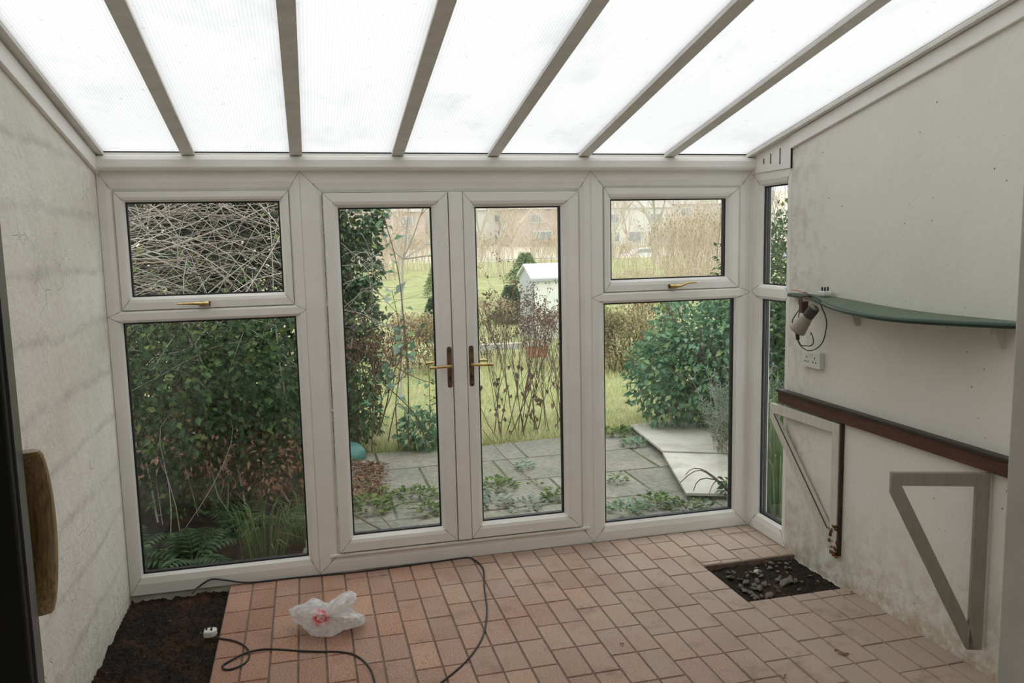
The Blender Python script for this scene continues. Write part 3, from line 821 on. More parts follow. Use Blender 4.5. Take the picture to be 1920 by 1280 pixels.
f = MB(); f.box(W - .020, W - .001, -.887, -.879, .14, .815); f.build('gap_shade_strip', M['rail_dark'], g1)  # dark strip stands in for the shaded gap beside the post
# rotten foot
f = MB()
for k in range(26):
    zc = .13 + rnd.random() * .16; yc = -.845 + rnd.uniform(-.035, .03); r = rnd.uniform(.004, .013)
    f.lathe([(.001, -r), (r * .8, -r * .4), (r, r * .3), (.001, r)], 6, Matrix.Translation((W - .022 + rnd.uniform(-.008, .004), yc, zc)) @ Matrix.Rotation(rnd.uniform(0, 3), 4, 'X'))
f.box(W - .024, W - .004, -.874, -.824, .135, .275); f.build('rotten_foot', M['rust'], g1)
f = MB(); f.tube([(W - .052, -.345, .755), (W - .033, -.815, .262)], .003, k=6); f.build('brace_shade_line', M['rail_dark'], g1)  # dark line paints the shading along the brace's inner edge
g2, o2, dr2 = gallows('folding_bracket', 'shade-toned cream triangular folding bracket swung out below the near end of the brown rail', -1.775, math.radians(70), .365, .812, .10, M['shaded_cream_wood'])

# ------------------------------------------------------------------ things on the floor
cb = [(360, 1112, .0), (372, 1100, .012), (395, 1086, .02), (420, 1087, .02), (450, 1091, .008), (480, 1091, .004), (560, 1082, .004), (640, 1075, .004), (700, 1068, .004), (800, 1055, .004), (865, 1046, .004), (882, 1046, .004), (898, 1056, .004), (907, 1070, .004), (908, 1100, .004), (913, 1140, .004), (909, 1180, .004), (895, 1212, .004), (868, 1245, .004), (830, 1277, .004), (780, 1318, .004), (735, 1330, .004), (708, 1305, .004), (702, 1275, .004), (692, 1250, .004), (670, 1230, .004), (640, 1222, .004), (600, 1221, .004), (565, 1220, .004), (520, 1217, .004), (490, 1217, .004), (460, 1224, .008), (432, 1238, .005), (417, 1248, .004), (424, 1255, .004), (446, 1250, .004), (464, 1238, .004), (467, 1222, .004), (455, 1208, .004), (435, 1200, .005), (415, 1197, .004), (404, 1194, -.002)]
cab = thing('power_cable', 'long black cable looping over the brick floor, with a white plug', 'cable', fl(565, 1220, 0))
def cpt(a, b, z):
    q = fl(a, b, z + .0005)
    return q if q.y < -.014 else on(a, b, 1, -.014)
t_ = MB(); t_.tube(catmull([cpt(*q) for q in cb], 6), .0042, k=8); t_.build('cord', M['black_plastic'], cab, smooth=True)
pp = fl(394, 1190, -.004)
f = MB(); f.prism([pp + Vector(q) for q in ((-.026, -.022, -.004), (.012, -.028, -.004), (.03, -.012, -.002), (.03, .012, -.002), (.012, .028, -.004), (-.026, .022, -.004))], (0, 0, .03))
pg = f.build('plug', M['white_plastic'], cab, bevel=.006)
for dx, dy in ((-.014, 0), (.008, .011), (.008, -.011)):
    f = MB(); c_ = pp + Vector((dx, dy, .024)); f.box(c_.x - .004, c_.x + .004, c_.y - .003, c_.y + .003, c_.z, c_.z + .012); f.build('pin', M['slot'], pg)

# crumpled carrier bag
bc = Vector((.955, -.66, .0))
bm = bmesh.new(); bmesh.ops.create_icosphere(bm, subdivisions=5, radius=1.0)
for v in bm.verts:
    d = v.co.normalized()
    a = math.atan2(d.z * 1.0 + d.y * .55, d.x)     # outline as seen from the doorway
    def lobe(a0, w): 
        x = (a - a0 + PI) % (2 * PI) - PI
        return math.exp(-(x / w) ** 2)
    r = .100 + .055 * lobe(2.75, .65) + .07 * lobe(.80, .38) + .085 * lobe(-.35, .36) - .03 * lobe(1.55, .3) + .025 * lobe(-2.0, .6)
    p = d * r
    cr_ = noise.voronoi(p * 13 + Vector((3, 1, 2)))[0]
    p += d * ((cr_[1] - cr_[0]) * -.030 + noise.noise(p * 9) * .022 + abs(noise.noise(p * 17)) * .030 + noise.noise(p * 50) * .003)
    z = p.z * .72 + .068
    if z < .004: z = .004 + abs(noise.noise(p * 30)) * .004
    v.co = Vector((p.x * 1.0, p.y * .85, z))
me = bpy.data.meshes.new('carrier_bag'); bm.to_mesh(me); bm.free(); me.materials.append(M['bag'])
bo = bpy.data.objects.new('carrier_bag', me); COL.objects.link(bo); bo.location = bc
tag(bo, 'crumpled thin white plastic carrier bag with red print on the brick floor', 'bag')

# rubble in the right pit
stone_meshes = []
for k in range(5):
    bm = bmesh.new(); bmesh.ops.create_icosphere(bm, subdivisions=1, radius=1.0)
    for v in bm.verts:
        c_ = noise.cell(v.co * 1.3 + Vector((k * 7, 0, 0)))
        v.co *= .8 + .3 * noise.noise(v.co * 1.2 + Vector((k * 5, 1, 2))) + .12 * c_
        v.co.z *= .45
    me = bpy.data.meshes.new('rubble_stone'); bm.to_mesh(me); bm.free(); me.materials.append(M['pale_stone'] if k == 4 else M['stone']); stone_meshes.append(me)
for k in range(62):
    kk = rnd.choice((0, 1, 2, 3))
    if k == 0: kk = 4
    o = bpy.data.objects.new('rubble_stone', stone_meshes[kk]); COL.objects.link(o)
    x = rnd.uniform(2.97, 3.40); y = rnd.uniform(-.88, -.53); r = rnd.uniform(.009, .03)
    if k == 0: x, y, r = 3.16, -.60, .02
    o.location = (x, y, -.026 + r * .3); o.scale = (r * rnd.uniform(.8, 1.6), r * rnd.uniform(.7, 1.1), r * 1.1); o.rotation_euler = (rnd.uniform(-.5, .5), rnd.uniform(-.5, .5), rnd.uniform(0, 6))
    if k == 0: tag(o, 'pale white stone chip lying among the dark rubble in the floor pit', 'stone')
    else: tag(o, 'small dark broken stone in the floor pit by the right wall', 'stone', 'rubble stones in the floor pit')
# dry leaf and crumbs
def drop_leaf(px, py, L, label, rot):
    p = fl(px, py, .004); f = MB(); n = 8; vs_ = []
    for i in range(n + 1):
        t = i / n; w = L * .22 * math.sin(PI * t) ** .8 + .0006
        vs_ += [(t * L - L / 2, -w, .004 + .006 * math.sin(t * 5)), (t * L - L / 2, 0, .001 + .004 * math.sin(t * 4)), (t * L - L / 2, w, .006 + .006 * math.cos(t * 5))]
    f.add(vs_, [(i * 3 + j, i * 3 + j + 1, i * 3 + j + 4, i * 3 + j + 3) for i in range(n) for j in range(2)])
    f.tube([(L * .45, 0, .003), (L * .8, .004, .002)], .0008, k=4)
    o = f.build('dry_leaf', M['leaf_brown']); o.location = p; o.rotation_euler = (0, 0, rot)
    tag(o, label, 'leaf')
drop_leaf(1578, 1224, .055, 'curled dry brown leaf on the dusty bricks near the right wall', -.7)
drop_leaf(1166, 1208, .02, 'tiny dark leaf scrap on the bricks in the middle of the floor', .3)
drop_leaf(1597, 1111, .022, 'small round dead leaf scrap by the right wall below the pit', 1.2)
drop_leaf(1468, 1268, .03, 'thin dark leaf scrap on the bricks at the bottom of the picture', .2)

# ------------------------------------------------------------------ outdoors: ground
import bisect
GY = [(-1, -.15), (2.6, -.13), (3.0, -.10), (8, -.28), (12, -.40), (25, -.15), (60, 0.0), (85, -.3), (100, 1.0), (130, 6.0), (165, 11), (230, 15)]
def gz(x, y):
    for (a, za), (b, zb) in zip(GY, GY[1:]):
        if y <= b:
            t = max(0, (y - a) / (b - a)); t = t * t * (3 - 2 * t)
            z = za + (zb - za) * t; break
    else: z = GY[-1][1]
    if y > 6: z += noise.noise((x * .08, y * .08, 0)) * min(.25, (y - 6) * .02)
    return z
def terrain(name, xs, ys, mat, label):
    g = MB(); nx = len(xs)
    g.add([(x, y, gz(x, y)) for y in ys for x in xs], [(j * nx + i, j * nx + i + 1, (j + 1) * nx + i + 1, (j + 1) * nx + i) for j in range(len(ys) - 1) for i in range(nx - 1)])
    return tag(g.build(name, mat, smooth=True), label, 'ground', kind='structure')
terrain('lawn', [-14 + .5 * i for i in range(100)], [.08 + .3 * i for i in range(30)] + [9.5 + i for i in range(56)], M['lawn'], 'rough yellow green lawn sloping away behind the patio')
terrain('hillside', [-90 + 6 * i for i in range(45)], [64 + 4 * i for i in range(42)], M['hill'], 'haze-paled winter hillside far behind the garden')
bed = MB(); bed.prism([(-4, .09, -.118), (.84, .09, -.118), (1.05, 3.2, -.105), (-4, 3.6, -.105)], (0, 0, -.05))
tag(bed.build('flower_bed', M['soil']), 'dark bare earth under the thicket outside the left window', 'soil', kind='structure')
pa = MB(); pa.prism([(.80, .09, -.1), (5.0, .09, -.1), (4.6, 2.92, -.1), (3.2, 2.86, -.1), (2.2, 2.74, -.1), (1.2, 2.86, -.1), (1.0, 2.9, -.1)], (0, 0, -.06))
tag(pa.build('patio', M['patio']), 'mossy grey slab patio outside the French doors', 'patio', kind='structure')
def sheet(pts, label, th=.022):
    b = MB(); b.prism(pts, (0, 0, th)); return tag(b.build('flat_board', M['board'], bevel=.003), label, 'board')
sheet([(3.90, 2.95, -.075), (3.72, 1.80, -.035), (4.46, 1.64, -.085), (4.66, 3.05, -.09)], 'pale weathered board lying on the patio under the green bush')
sheet([(3.71, 1.78, -.045), (3.44, .80, -.065), (3.95, .68, -.09), (4.45, 1.60, -.085)], 'pale weathered board lying on the patio nearest the right window')

# ------------------------------------------------------------------ outdoors: plants
def blob(mb, c, r, n, L, asp=.6, shell=.55, droop=.3, zmin=-9, flat=0.0):
    c = Vector(c)
    for _ in range(n):
        d = udir(); rr = (shell + (1 - shell) * rnd.random() ** .6) * (1 + .22 * noise.noise(d * 2.3 + c))
        p = c + Vector((d.x * r[0], d.y * r[1], d.z * r[2])) * rr
        if p.z < zmin: continue
        ld = (d + rv(.9) + Vector((0, 0, -droop)))
        nn = (d + Vector((0, 0, .6)) + rv(.6))
        s = L * rnd.uniform(.55, 1.25)
        mb.leaf(p, ld, nn, s, s * asp)
def arc(mb, p, q, lift, jit, r0, r1, k=3, n=7):
    p, q = Vector(p), Vector(q); j1, j2 = rv(jit), rv(jit)
    pts = []
    for i in range(n + 1):
        t = i / n
        a = p.lerp(q, t) + Vector((0, 0, lift * 4 * t * (1 - t))) + j1 * math.sin(PI * t) + j2 * math.sin(2 * PI * t) * .5
        pts.append(a)
    mb.tube(pts, r0, r1, k, cap=False); return pts
def grow(mb, p, d, L, r, depth, spread=.55, k=4, upb=.15, tips=None, kids=(2, 3)):
    d = d.normalized(); n = 3; pts = [p]
    for i in range(n):
        d = (d + rv(.13) + Vector((0, 0, upb * .3))).normalized(); p = p + d * (L / n); pts.append(p)
    mb.tube(pts, r, r * .62, k, cap=False)
    if depth == 0:
        if tips is not None: tips.append((p, d))
        return
    for _ in range(rnd.choice(kids)):
        nd = (d + udir() * spread + Vector((0, 0, upb))).normalized()
        grow(mb, pts[rnd.choice((2, 3, 3))], nd, L * rnd.uniform(.6, .85), r * .6, depth - 1, spread, k, upb, tips, kids)
def plant(name, label, cat, base, parts, group=None):
    t = thing(name, label, cat, base, group)
    for nm, mb, mat in parts:
        if mb.v: mb.build(nm, mat, t)
    return t

# -- left window: dry bramble thicket over a leafy tangle, hedge behind with shade in its leaf colour
f = MB(); s = MB()
for cx, cy, cz, rx, ry, rz_ in ((-1.7, 2.9, 1.1, .9, .6, 1.6), (-.5, 2.9, 1.2, 1.0, .6, 1.7), (.5, 3.0, 1.1, .75, .5, 1.55), (-.2, 3.1, 2.2, 1.2, .5, .8), (-1.4, 3.7, 1.4, 1.0, .3, 1.7), (-.3, 3.8, 1.5, 1.0, .3, 1.8), (.5, 3.75, 1.2, .75, .3, 1.6)):
    blob(f, (cx, cy, cz), (rx, ry, rz_), 5200, .085, .65, .5, zmin=-.12)
for k in range(9): s.tube([(-1.8 + .3 * k, 3.1, -.13), (-1.8 + .3 * k + rnd.uniform(-.1, .1), 3.1, 1.8)], .03, .015, 5)
plant('hedge', 'evergreen hedge with shade-darkened leaves behind the bramble thicket at the left window', 'hedge', (-.5, 3.1, -.13), [('foliage', f, M['leaf_deep_shade']), ('stem', s, M['cane_dark'])])
c = MB(); c2 = MB(); lv = MB()
for k in range(500):
    y = rnd.uniform(.9, 2.4); z = rnd.uniform(1.25, 2.45) if k % 14 else rnd.uniform(.8, 1.3)
    x = rnd.uniform(-1.1, .95); a = rnd.uniform(0, PI); Lh = rnd.uniform(.25, .75)
    sl = rnd.gauss(0, .45)
    dx, dz = math.cos(sl) * Lh, math.sin(sl) * Lh
    xb = min(x + dx, 1.12)
    arc(c if rnd.random() < .7 else c2, (x - dx, y + rnd.uniform(-.2, .2), z - dz), (xb, y + rnd.uniform(-.2, .2), z + dz), rnd.uniform(-.05, .22), .12, rnd.uniform(.0022, .005), .0014)
for k in range(16):     # long thicker canes rooted in the ground
    x = rnd.uniform(-.8, .95); y = rnd.uniform(1.2, 2.2)
    arc(c, (x, y, -.13), (x + rnd.uniform(-1, .3), y + rnd.uniform(-.6, .2), rnd.uniform(1.2, 2.3)), rnd.uniform(.1, .5), .1, .008, .003, 4, 9)
blob(lv, (-.1, 1.7, 1.35), (1.0, .6, .45), 420, .05, .7, .2)
blob(lv, (.7, 1.9, 2.0), (.3, .4, .3), 40, .05, .7, .2)
plant('bramble_thicket', 'tangled thicket of dry bramble canes filling the upper left window', 'bramble', (0, 1.6, -.13), [('pale_canes', c, M['cane']), ('dark_canes', c2, M['cane_dark']), ('leaves', lv, M['leaf_weed'])])
f = MB(); s = MB(); b = MB()
for cx, cy, cz, rx, ry, rz_, n in ((-.55, 1.4, .75, .55, .45, .6, 2600), (.1, 1.25, .85, .55, .4, .5, 3400), (.65, 1.35, .8, .42, .4, .55, 3200), (.2, 1.6, .3, .9, .4, .45, 2600)):
    blob(f, (cx, cy, cz), (rx, ry, rz_), n, .05, .68, .35, zmin=-.08)
for k in range(26):
    x = rnd.uniform(-.8, 1.0); arc(s, (x, rnd.uniform(1, 1.8), -.13), (x + rnd.uniform(-.5, .4), rnd.uniform(.8, 1.6), rnd.uniform(.5, 1.3)), (.1), .12, .003, .0012)
blob(b, (.65, 1.25, .35), (.33, .3, .28), 700, .045, .5, .2, zmin=-.08); blob(b, (.15, 1.2, .55), (.5, .3, .3), 500, .045, .5, .2, zmin=-.08)
plant('leafy_bramble', 'leafy green and brown undergrowth filling the lower left window', 'bramble', (.1, 1.4, -.13), [('leaves', f, M['leaf_bramble']), ('stems', s, M['cane']), ('dead_leaves', b, M['leaf_brown'])])
# ferns at the foot of the left window
def fern(base, n, L, label, group):
    m = MB(); base = Vector(base)
    for k in range(n):
        a = rnd.uniform(0, 2 * PI); el = rnd.uniform(.5, 1.2); d = Vector((math.cos(a) * math.cos(el), math.sin(a) * math.cos(el), math.sin(el)))
        pts = [base + d * (L * t) + Vector((0, 0, -L * .55 * t * t)) for t in [i / 12 for i in range(13)]]
        m.tube(pts, .003, .001, 3, cap=False)
        for i in range(2, 13):
            t = i / 12; w = L * .26 * (1 - t) ** .7 + .01; dd = (pts[i] - pts[i - 1]).normalized(); sd = dd.cross(Vector((0, 0, 1))).normalized()
            for sg in (-1, 1): m.leaf(pts[i], sd * sg + dd * .5 - Vector((0, 0, .2)), Vector((0, 0, 1)), w, w * .28)
    o = m.build('fern', M['leaf_fern']); tag(o, label, 'fern', group)
fern((.22, .62, -.1), 13, .46, 'dark green fern against the foot of the left window', None)
fern((-.15, .75, -.1), 11, .45, 'dark fern in the bottom left corner of the left window', None)
fern((.45, 1.0, -.1), 12, .5, 'fern half hidden in the undergrowth behind the left window', None)
def tuft(name, base, n, h, sp, mat, label, group=None, cat='grass'):
    m = MB(); base = Vector(base)
    for k in range(n):
        a = rnd.uniform(0, 2 * PI); rr = rnd.random() ** .5 * sp; p = base + Vector((math.cos(a) * rr, math.sin(a) * rr, 0)); H = h * rnd.uniform(.5, 1.15); le = Vector((math.cos(a), math.sin(a), 0)) * H * rnd.uniform(.2, .8) + rv(.03)
        w = rnd.uniform(.003, .006); sd = Vector((-math.sin(a), math.cos(a), 0)) * w
        q = p + le * .35 + Vector((0, 0, H * .7)); t_ = p + le + Vector((0, 0, H * rnd.uniform(.55, .95)))
        m.add([p - sd, p + sd, q + sd * .8, t_, q - sd * .8], [(0, 1, 2, 4), (4, 2, 3)])
    return tag(m.build(name, mat), label, cat, group)
tuft('grass_tuft', (.62, .62, -.1), 110, .38, .14, M['grass_dark'], 'long dark grass tuft at the foot of the left window')
tuft('grass_tuft', (.86, .80, -.1), 90, .34, .12, M['grass_dark'], 'grass tuft between the left window and the French doors')
lt = MB()
for k in range(700):
    p = fl(rnd.uniform(650, 720), rnd.uniform(868, 935), -.092) + rv(.03); p.z = -.095 + rnd.random() * .03
    lt.leaf(p, rv() * Vector((1, 1, .2)) if False else Vector((rnd.uniform(-1, 1), rnd.uniform(-1, 1), rnd.uniform(-.1, .3))), Vector((0, 0, 1)) + rv(.5), rnd.uniform(.03, .06), rnd.uniform(.012, .03))
tag(lt.build('leaf_litter', M['leaf_brown']), 'heap of brown dead leaves on the patio by the teal tub', 'dead leaves', kind='stuff')

A0 = atY
# -- seen through the left door leaf
f = MB(); s = MB()
for cz, rx, n in ((.5, .34, 900), (1.0, .33, 1500), (1.5, .34, 1800), (2.0, .36, 1800), (2.5, .40, 1500)):
    p = atY(655, 500, 3.9); blob(f, (p.x - .05 + rnd.uniform(-.05, .05), 3.9, cz), (rx, .35, .42), n, .06, .8, .6)
s.tube([(p.x - .05, 3.9, -.13), (p.x - .02, 3.9, 1.2), (p.x - .08, 3.9, 2.7)], .07, .04, 7)
plant('ivy_covered_tree', 'ivy-covered tree trunk at the left edge of the left door leaf', 'tree', (p.x, 3.9, -.13), [('ivy', f, M['leaf_ivy']), ('trunk', s, M['stem_brown'])])
s = MB(); p = atY(748, 640, 5.6); v0 = atY(755, 486, 5.6)
s.tube([(p.x, 5.6, -.2), (p.x + .04, 5.6, .7), v0], .016, .014, 6)
for (a, b) in ((705, 392), (690, 430), (835, 428), (820, 388), (775, 390), (840, 470)):
    q = atY(a, b, 5.6 + rnd.uniform(-.3, .3)); d = (q - v0); grow(s, v0, d, d.length * .75, .013, 3, .5, 4, .1)
plant('bare_tree', 'pale forked bare tree behind the left door leaf', 'tree', (p.x, 5.6, -.2), [('branches', s, M['pale_twig'])])
s = MB()
for k in range(46):
    a = A0(rnd.uniform(600, 700), rnd.uniform(380, 640), 3.3); arc(s, a, a + Vector((rnd.uniform(-.2, .55), rnd.uniform(-.1, .1), rnd.uniform(-.4, .4))), rnd.uniform(-.02, .1), .06, .0035, .0015)
plant('dead_climber', 'pale bare climber stems across the front of the ivy-covered tree', 'climber', A0(650, 600, 3.3), [('stems', s, M['pale_twig'])])
def stemplant(name, pts, lf, L, label, mats=('stem_brown', 'leaf_green'), r=.006, cat='shrub'):
    s = MB(); f = MB(); P = catmull(pts, 8); s.tube(P, r, r * .4, 5, cap=False)
    for k in range(lf):
        i = rnd.randrange(len(P) // 4, len(P)); d = Vector((rnd.uniform(-1, 1), rnd.uniform(-1, 1), rnd.uniform(-.6, .4)))
        q = P[i] + d.normalized() * .03; s.tube([P[i], q], .002, .0015, 3, cap=False)
        f.leaf(q, d, Vector((0, -.5, 1)) + rv(.5), L * rnd.uniform(.7, 1.2), L * .6)
    return plant(name, label, cat, Vector((P[0].x, P[0].y, P[0].z)), [('stem', s, M[mats[0]]), ('leaves', f, M[mats[1]])])
def A(px, py, y): return atY(px, py, y)
stemplant('rose_stem', [A(766, 835, 2.6), A(765, 700, 2.4), A(757, 600, 2.3), A(745, 500, 2.2), A(720, 410, 2.1), A(700, 370, 2.0)], 26, .085, 'tallest leafy stem arching up through the left door view')
stemplant('rose_stem', [A(697, 846, 2.5), A(700, 740, 2.4), A(698, 620, 2.35), A(690, 500, 2.3)], 16, .075, 'upright thorny stem rising beside the ivy-covered tree')
stemplant('rose_stem', [A(800, 835, 2.6), A(780, 780, 2.4), A(720, 720, 2.1), A(655, 672, 1.9), A(600, 650, 1.8)], 18, .07, 'long arching stem drooping across the left door view')
stemplant('rose_stem', [A(806, 838, 2.7), A(806, 760, 2.65), A(804, 690, 2.6), A(803, 660, 2.6)], 40, .035, 'slim upright stem of small leaves beside the left door handle', ('stem_brown', 'leaf_weed'), .004)
stemplant('rose_stem', [A(748, 842, 2.75), A(742, 760, 2.7), A(752, 680, 2.6), A(748, 610, 2.55), A(735, 545, 2.5)], 16, .115, 'stem of big grey green leaves in the middle of the left door view', ('stem_brown', 'leaf_grey'), .006)
stemplant('rose_stem', [A(668, 840, 2.9), A(690, 770, 2.8), A(725, 690, 2.7), A(770, 640, 2.6), A(805, 600, 2.5)], 22, .09, 'slanting leafy stem rising from behind the teal tub')
stemplant('rose_stem', [A(655, 470, 2.6), A(690, 520, 2.6), A(720, 560, 2.65), A(770, 610, 2.7), A(820, 640, 2.8)], 8, .07, 'thin dark cane slanting down across the ivy', ('cane_dark', 'leaf_ivy'), .004)
stemplant('bramble_cane', [A(640, 560, 1.6), A(700, 620, 1.9), A(735, 680, 2.1), A(790, 712, 2.3), A(840, 720, 2.4)], 12, .06, 'thin bramble cane crossing the left door view')
stemplant('bramble_cane', [A(658, 960, .9), A(700, 985, .7), A(740, 1000, .5), A(700, 950, .9), A(670, 900, 1.2), A(640, 860, 1.5)], 10, .04, 'bramble runner creeping along the foot of the left door', ('stem_brown', 'leaf_weed'))
stemplant('bramble_cane', [A(728, 828, 2.7), A(735, 790, 2.65), A(747, 756, 2.6), A(775, 790, 2.5), A(800, 830, 2.4)], 8, .06, 'bent thin stem over the patio edge in the left door view')
f = MB(); s = MB()
p = A(795, 800, 2.75); blob(f, (p.x, 2.85, .08), (.22, .2, .2), 420, .07, .6, .2, zmin=-.1); s.tube([(p.x, 2.85, -.12), (p.x, 2.85, .1)], .01, .006, 5)
plant('leafy_shrub', 'low leafy shrub at the patio edge beside the left door handle stile', 'shrub', (p.x, 2.85, -.12), [('leaves', f, M['leaf_green']), ('stem', s, M['stem_brown'])])
f = MB(); s = MB()
p = A(668, 760, 2.9); blob(f, (p.x - .05, 3.0, .25), (.28, .3, .42), 900, .06, .6, .3, zmin=-.1); s.tube([(p.x, 3.0, -.12), (p.x, 3.0, .4)], .012, .006, 5)
plant('leafy_shrub', 'mid green leafy shrub behind the teal tub', 'shrub', (p.x, 3.0, -.12), [('leaves', f, M['leaf_bramble']), ('stem', s, M['stem_brown'])])
# teal tub
p = fl(648, 866, -.1)
tb = MB(); tb.lathe([(.150, 0), (.162, .012), (.160, .05), (.145, .085), (.105, .125), (.05, .142), (.004, .146)], 28, Matrix.Translation((p.x + .02, p.y + .1, -.1)))
tag(tb.build('plastic_tub', M['teal'], smooth=True), 'domed teal green plastic tub upside down on the patio', 'tub')

# -- brown shrubs across the lawn
def shrub(name, label, px, y, w, h, nstem, mats, L=.05, nleaf=1500, depth=3, fill=0):
    x = atY(px, 600, y).x; g = gz(x, y); s = MB(); f = MB(); tips = []
    for k in range(nstem):
        a = rnd.uniform(0, 2 * PI); d = Vector((math.cos(a) * rnd.uniform(.1, .55), math.sin(a) * rnd.uniform(.1, .5), 1))
        grow(s, Vector((x + rnd.uniform(-.25, .25) * w, y + rnd.uniform(-.2, .2) * w, g)), d, h * .42, .012, depth, .5, 3, .12, tips)
    for k in range(nleaf):
        q, d = rnd.choice(tips); q = q + rv(.10) * h
        f.leaf(q, d + rv(.9), udir(), L * rnd.uniform(.5, 1.2), L * .5)
    if fill: blob(f, (x, y, g + h * .45), (w * .55, w * .45, h * .5), fill, L, .5, .25, -.1, zmin=g)
    return plant(name, label, 'shrub', (x, y, g), [('stems', s, M[mats[0]]), ('foliage', f, M[mats[1]])])
shrub('brown_shrub', 'russet brown winter shrub below the ivy-covered tree', 682, 3.5, .62, .95, 12, ('stem_brown', 'leaf_brown'), .035, 1500)
shrub('brown_shrub', 'tan brown winter shrub left of the left door handle', 790, 8.4, 1.5, .8, 14, ('stem_brown', 'leaf_tan'), .06, 1500, fill=1400)
shrub('brown_shrub', 'olive brown shrub across the lawn beside the white shed', 930, 9.5, 1.5, .95, 12, ('stem_brown', 'leaf_tan'), .05, 700)
shrub('brown_shrub', 'pinkish bare shrub in front of the white shed', 1035, 8.6, 1.4, .8, 14, ('pale_twig', 'seed'), .04, 800)
shrub('brown_shrub', 'yellow brown shrub at the left edge of the lower right window', 1168, 7.2, 1.25, .85, 14, ('stem_brown', 'leaf_olive'), .06, 1200, fill=2600)
shrub('brown_shrub', 'reddish brown shrub half behind the green bush', 1222, 8.4, 1.1, 1.0, 12, ('stem_brown', 'leaf_brown'), .05, 700, fill=900)
# dead stems in front of the right door leaf
def dead_clump(px0, y, n, h, label, spread=.35):
    base = atY(px0, 838, y); s = MB(); f = MB(); g = -.11
    for k in range(n):
        tips = []
        x0 = base.x + rnd.uniform(-.16, .16); d = Vector((rnd.gauss(0, spread), rnd.gauss(0, .25), 1))
        grow(s, Vector((x0, y + rnd.uniform(-.12, .12), g)), d, h * rnd.uniform(.38, .5), .0055, 3, .42, 4, .22, tips, (2, 3))
        for q, dd in tips:
            for _ in range(5): f.leaf(q + rv(.022), udir(), udir(), .022, .018)
        for _ in range(3):
            q = Vector((x0, y, g)) + d.normalized() * rnd.uniform(.1, h * .6) + rv(.05); f.leaf(q, Vector((0, 0, -1)) + rv(.6), udir(), .06, .04)
    plant('dead_shrub', label, 'shrub', (base.x, y, g), [('stems', s, M['stem_brown']), ('foliage', f, M['seed'])])
dead_clump(955, 3.05, 13, 1.25, 'tall clump of dead brown stems with seed heads behind the right door leaf', .28)
dead_clump(1012, 3.15, 8, 1.15, 'second clump of dead stems left of the right door hinge side', .25)
dead_clump(1062, 3.1, 6, 1.1, 'dead stems half hidden by the hinge stile of the right door', .2)
f = MB(); s = MB()
# -- green bush and grey shrub by the right window
for cx, cy, cz, rx, ry, rz_, n in ((4.62, 2.75, .62, .62, .55, .66, 3800), (4.25, 2.8, .42, .42, .4, .45, 1900), (4.95, 2.5, .75, .5, .5, .5, 2200), (5.0, 2.9, .5, .6, .5, .6, 1600)):
    blob(f, (cx, cy, cz), (rx, ry, rz_), n, .068, .62, .45, zmin=-.06)
for k in range(14): arc(s, (4.6 + rnd.uniform(-.2, .2), 2.7, -.12), (4.6 + rnd.uniform(-.6, .6), 2.7 + rnd.uniform(-.5, .4), rnd.uniform(.5, 1.2)), .05, .08, .012, .005, 5)
plant('green_bush', 'big glossy green bush outside the lower right window', 'bush', (4.65, 2.7, -.12), [('leaves', f, M['leaf_green']), ('stems', s, M['stem_brown'])])
f = MB(); s = MB()
for k in range(70):
    b0 = Vector((4.35 + rnd.uniform(-.18, .18), 1.75 + rnd.uniform(-.15, .15), -.06)); pts = arc(s, b0, b0 + Vector((rnd.uniform(-.3, .3), rnd.uniform(-.35, .2), rnd.uniform(.3, .75))), .03, .04, .004, .002)
    for q in pts[2:]:
        for _ in range(8): f.leaf(q, udir() + Vector((0, 0, .5)), udir(), .045, .009)
plant('grey_shrub', 'silvery grey needle-leaved shrub in front of the green bush', 'shrub', (4.35, 1.75, -.1), [('leaves', f, M['leaf_grey']), ('stems', s, M['cane'])])
s = MB(); f = MB(); p0 = fl(1366, 922, -.06)
for (a, b) in ((1275, 905), (1285, 890), (1300, 920), (1340, 905), (1365, 900), (1330, 925)):
    q = fl(a, b, -.03); arc(s, p0, q, .1, .03, .006, .003, 4)
blob(f, p0 + Vector((.0, -.04, .05)), (.09, .10, .07), 70, .05, .6, .1)
plant('wilted_plant', 'dark wilted plant sprawling over the near pale board', 'plant', p0, [('stems', s, M['cane_dark']), ('leaves', f, M['leaf_ivy'])])
# -- beyond the side window
f = MB(); s = MB()
for cx, cy, cz, rx, ry, rz_, n in ((5.25, 1.6, .8, .5, .8, .8, 3800), (5.45, 2.3, 1.2, .55, .8, .8, 3800), (5.75, 3.2, .95, .75, .9, 1.05, 4000)):
    blob(f, (cx, cy, cz), (rx, ry, rz_), n, .065, .6, .5, zmin=-.1)
for k in range(10): arc(s, (5.2, 1 + .25 * k, -.13), (5.2 + rnd.uniform(-.3, .3), 1 + .25 * k, 1.6), .0, .1, .012, .005, 5)
for k in range(60): grow(s, Vector((5.3 + rnd.uniform(-.3, .4), 1.2 + rnd.random() * 2.4, 1.5)), Vector((rnd.gauss(0, .3), rnd.gauss(0, .3), 1)), .4, .005, 2, .4, 3)
plant('boundary_hedge', 'green boundary hedge with bare twig tops outside the side window', 'hedge', (5.2, 2, -.13), [('leaves', f, M['leaf_bramble']), ('twigs', s, M['cane'])])
tuft('grass_tuft', (3.92, .42, -.1), 260, .85, .20, M['grass_dark'], 'tall dark grass clump outside the side window, nearest the glass')
tuft('grass_tuft', (4.42, 1.0, -.1), 260, 1.0, .24, M['grass_dark'], 'tall dark grass clump behind the first, outside the side window')
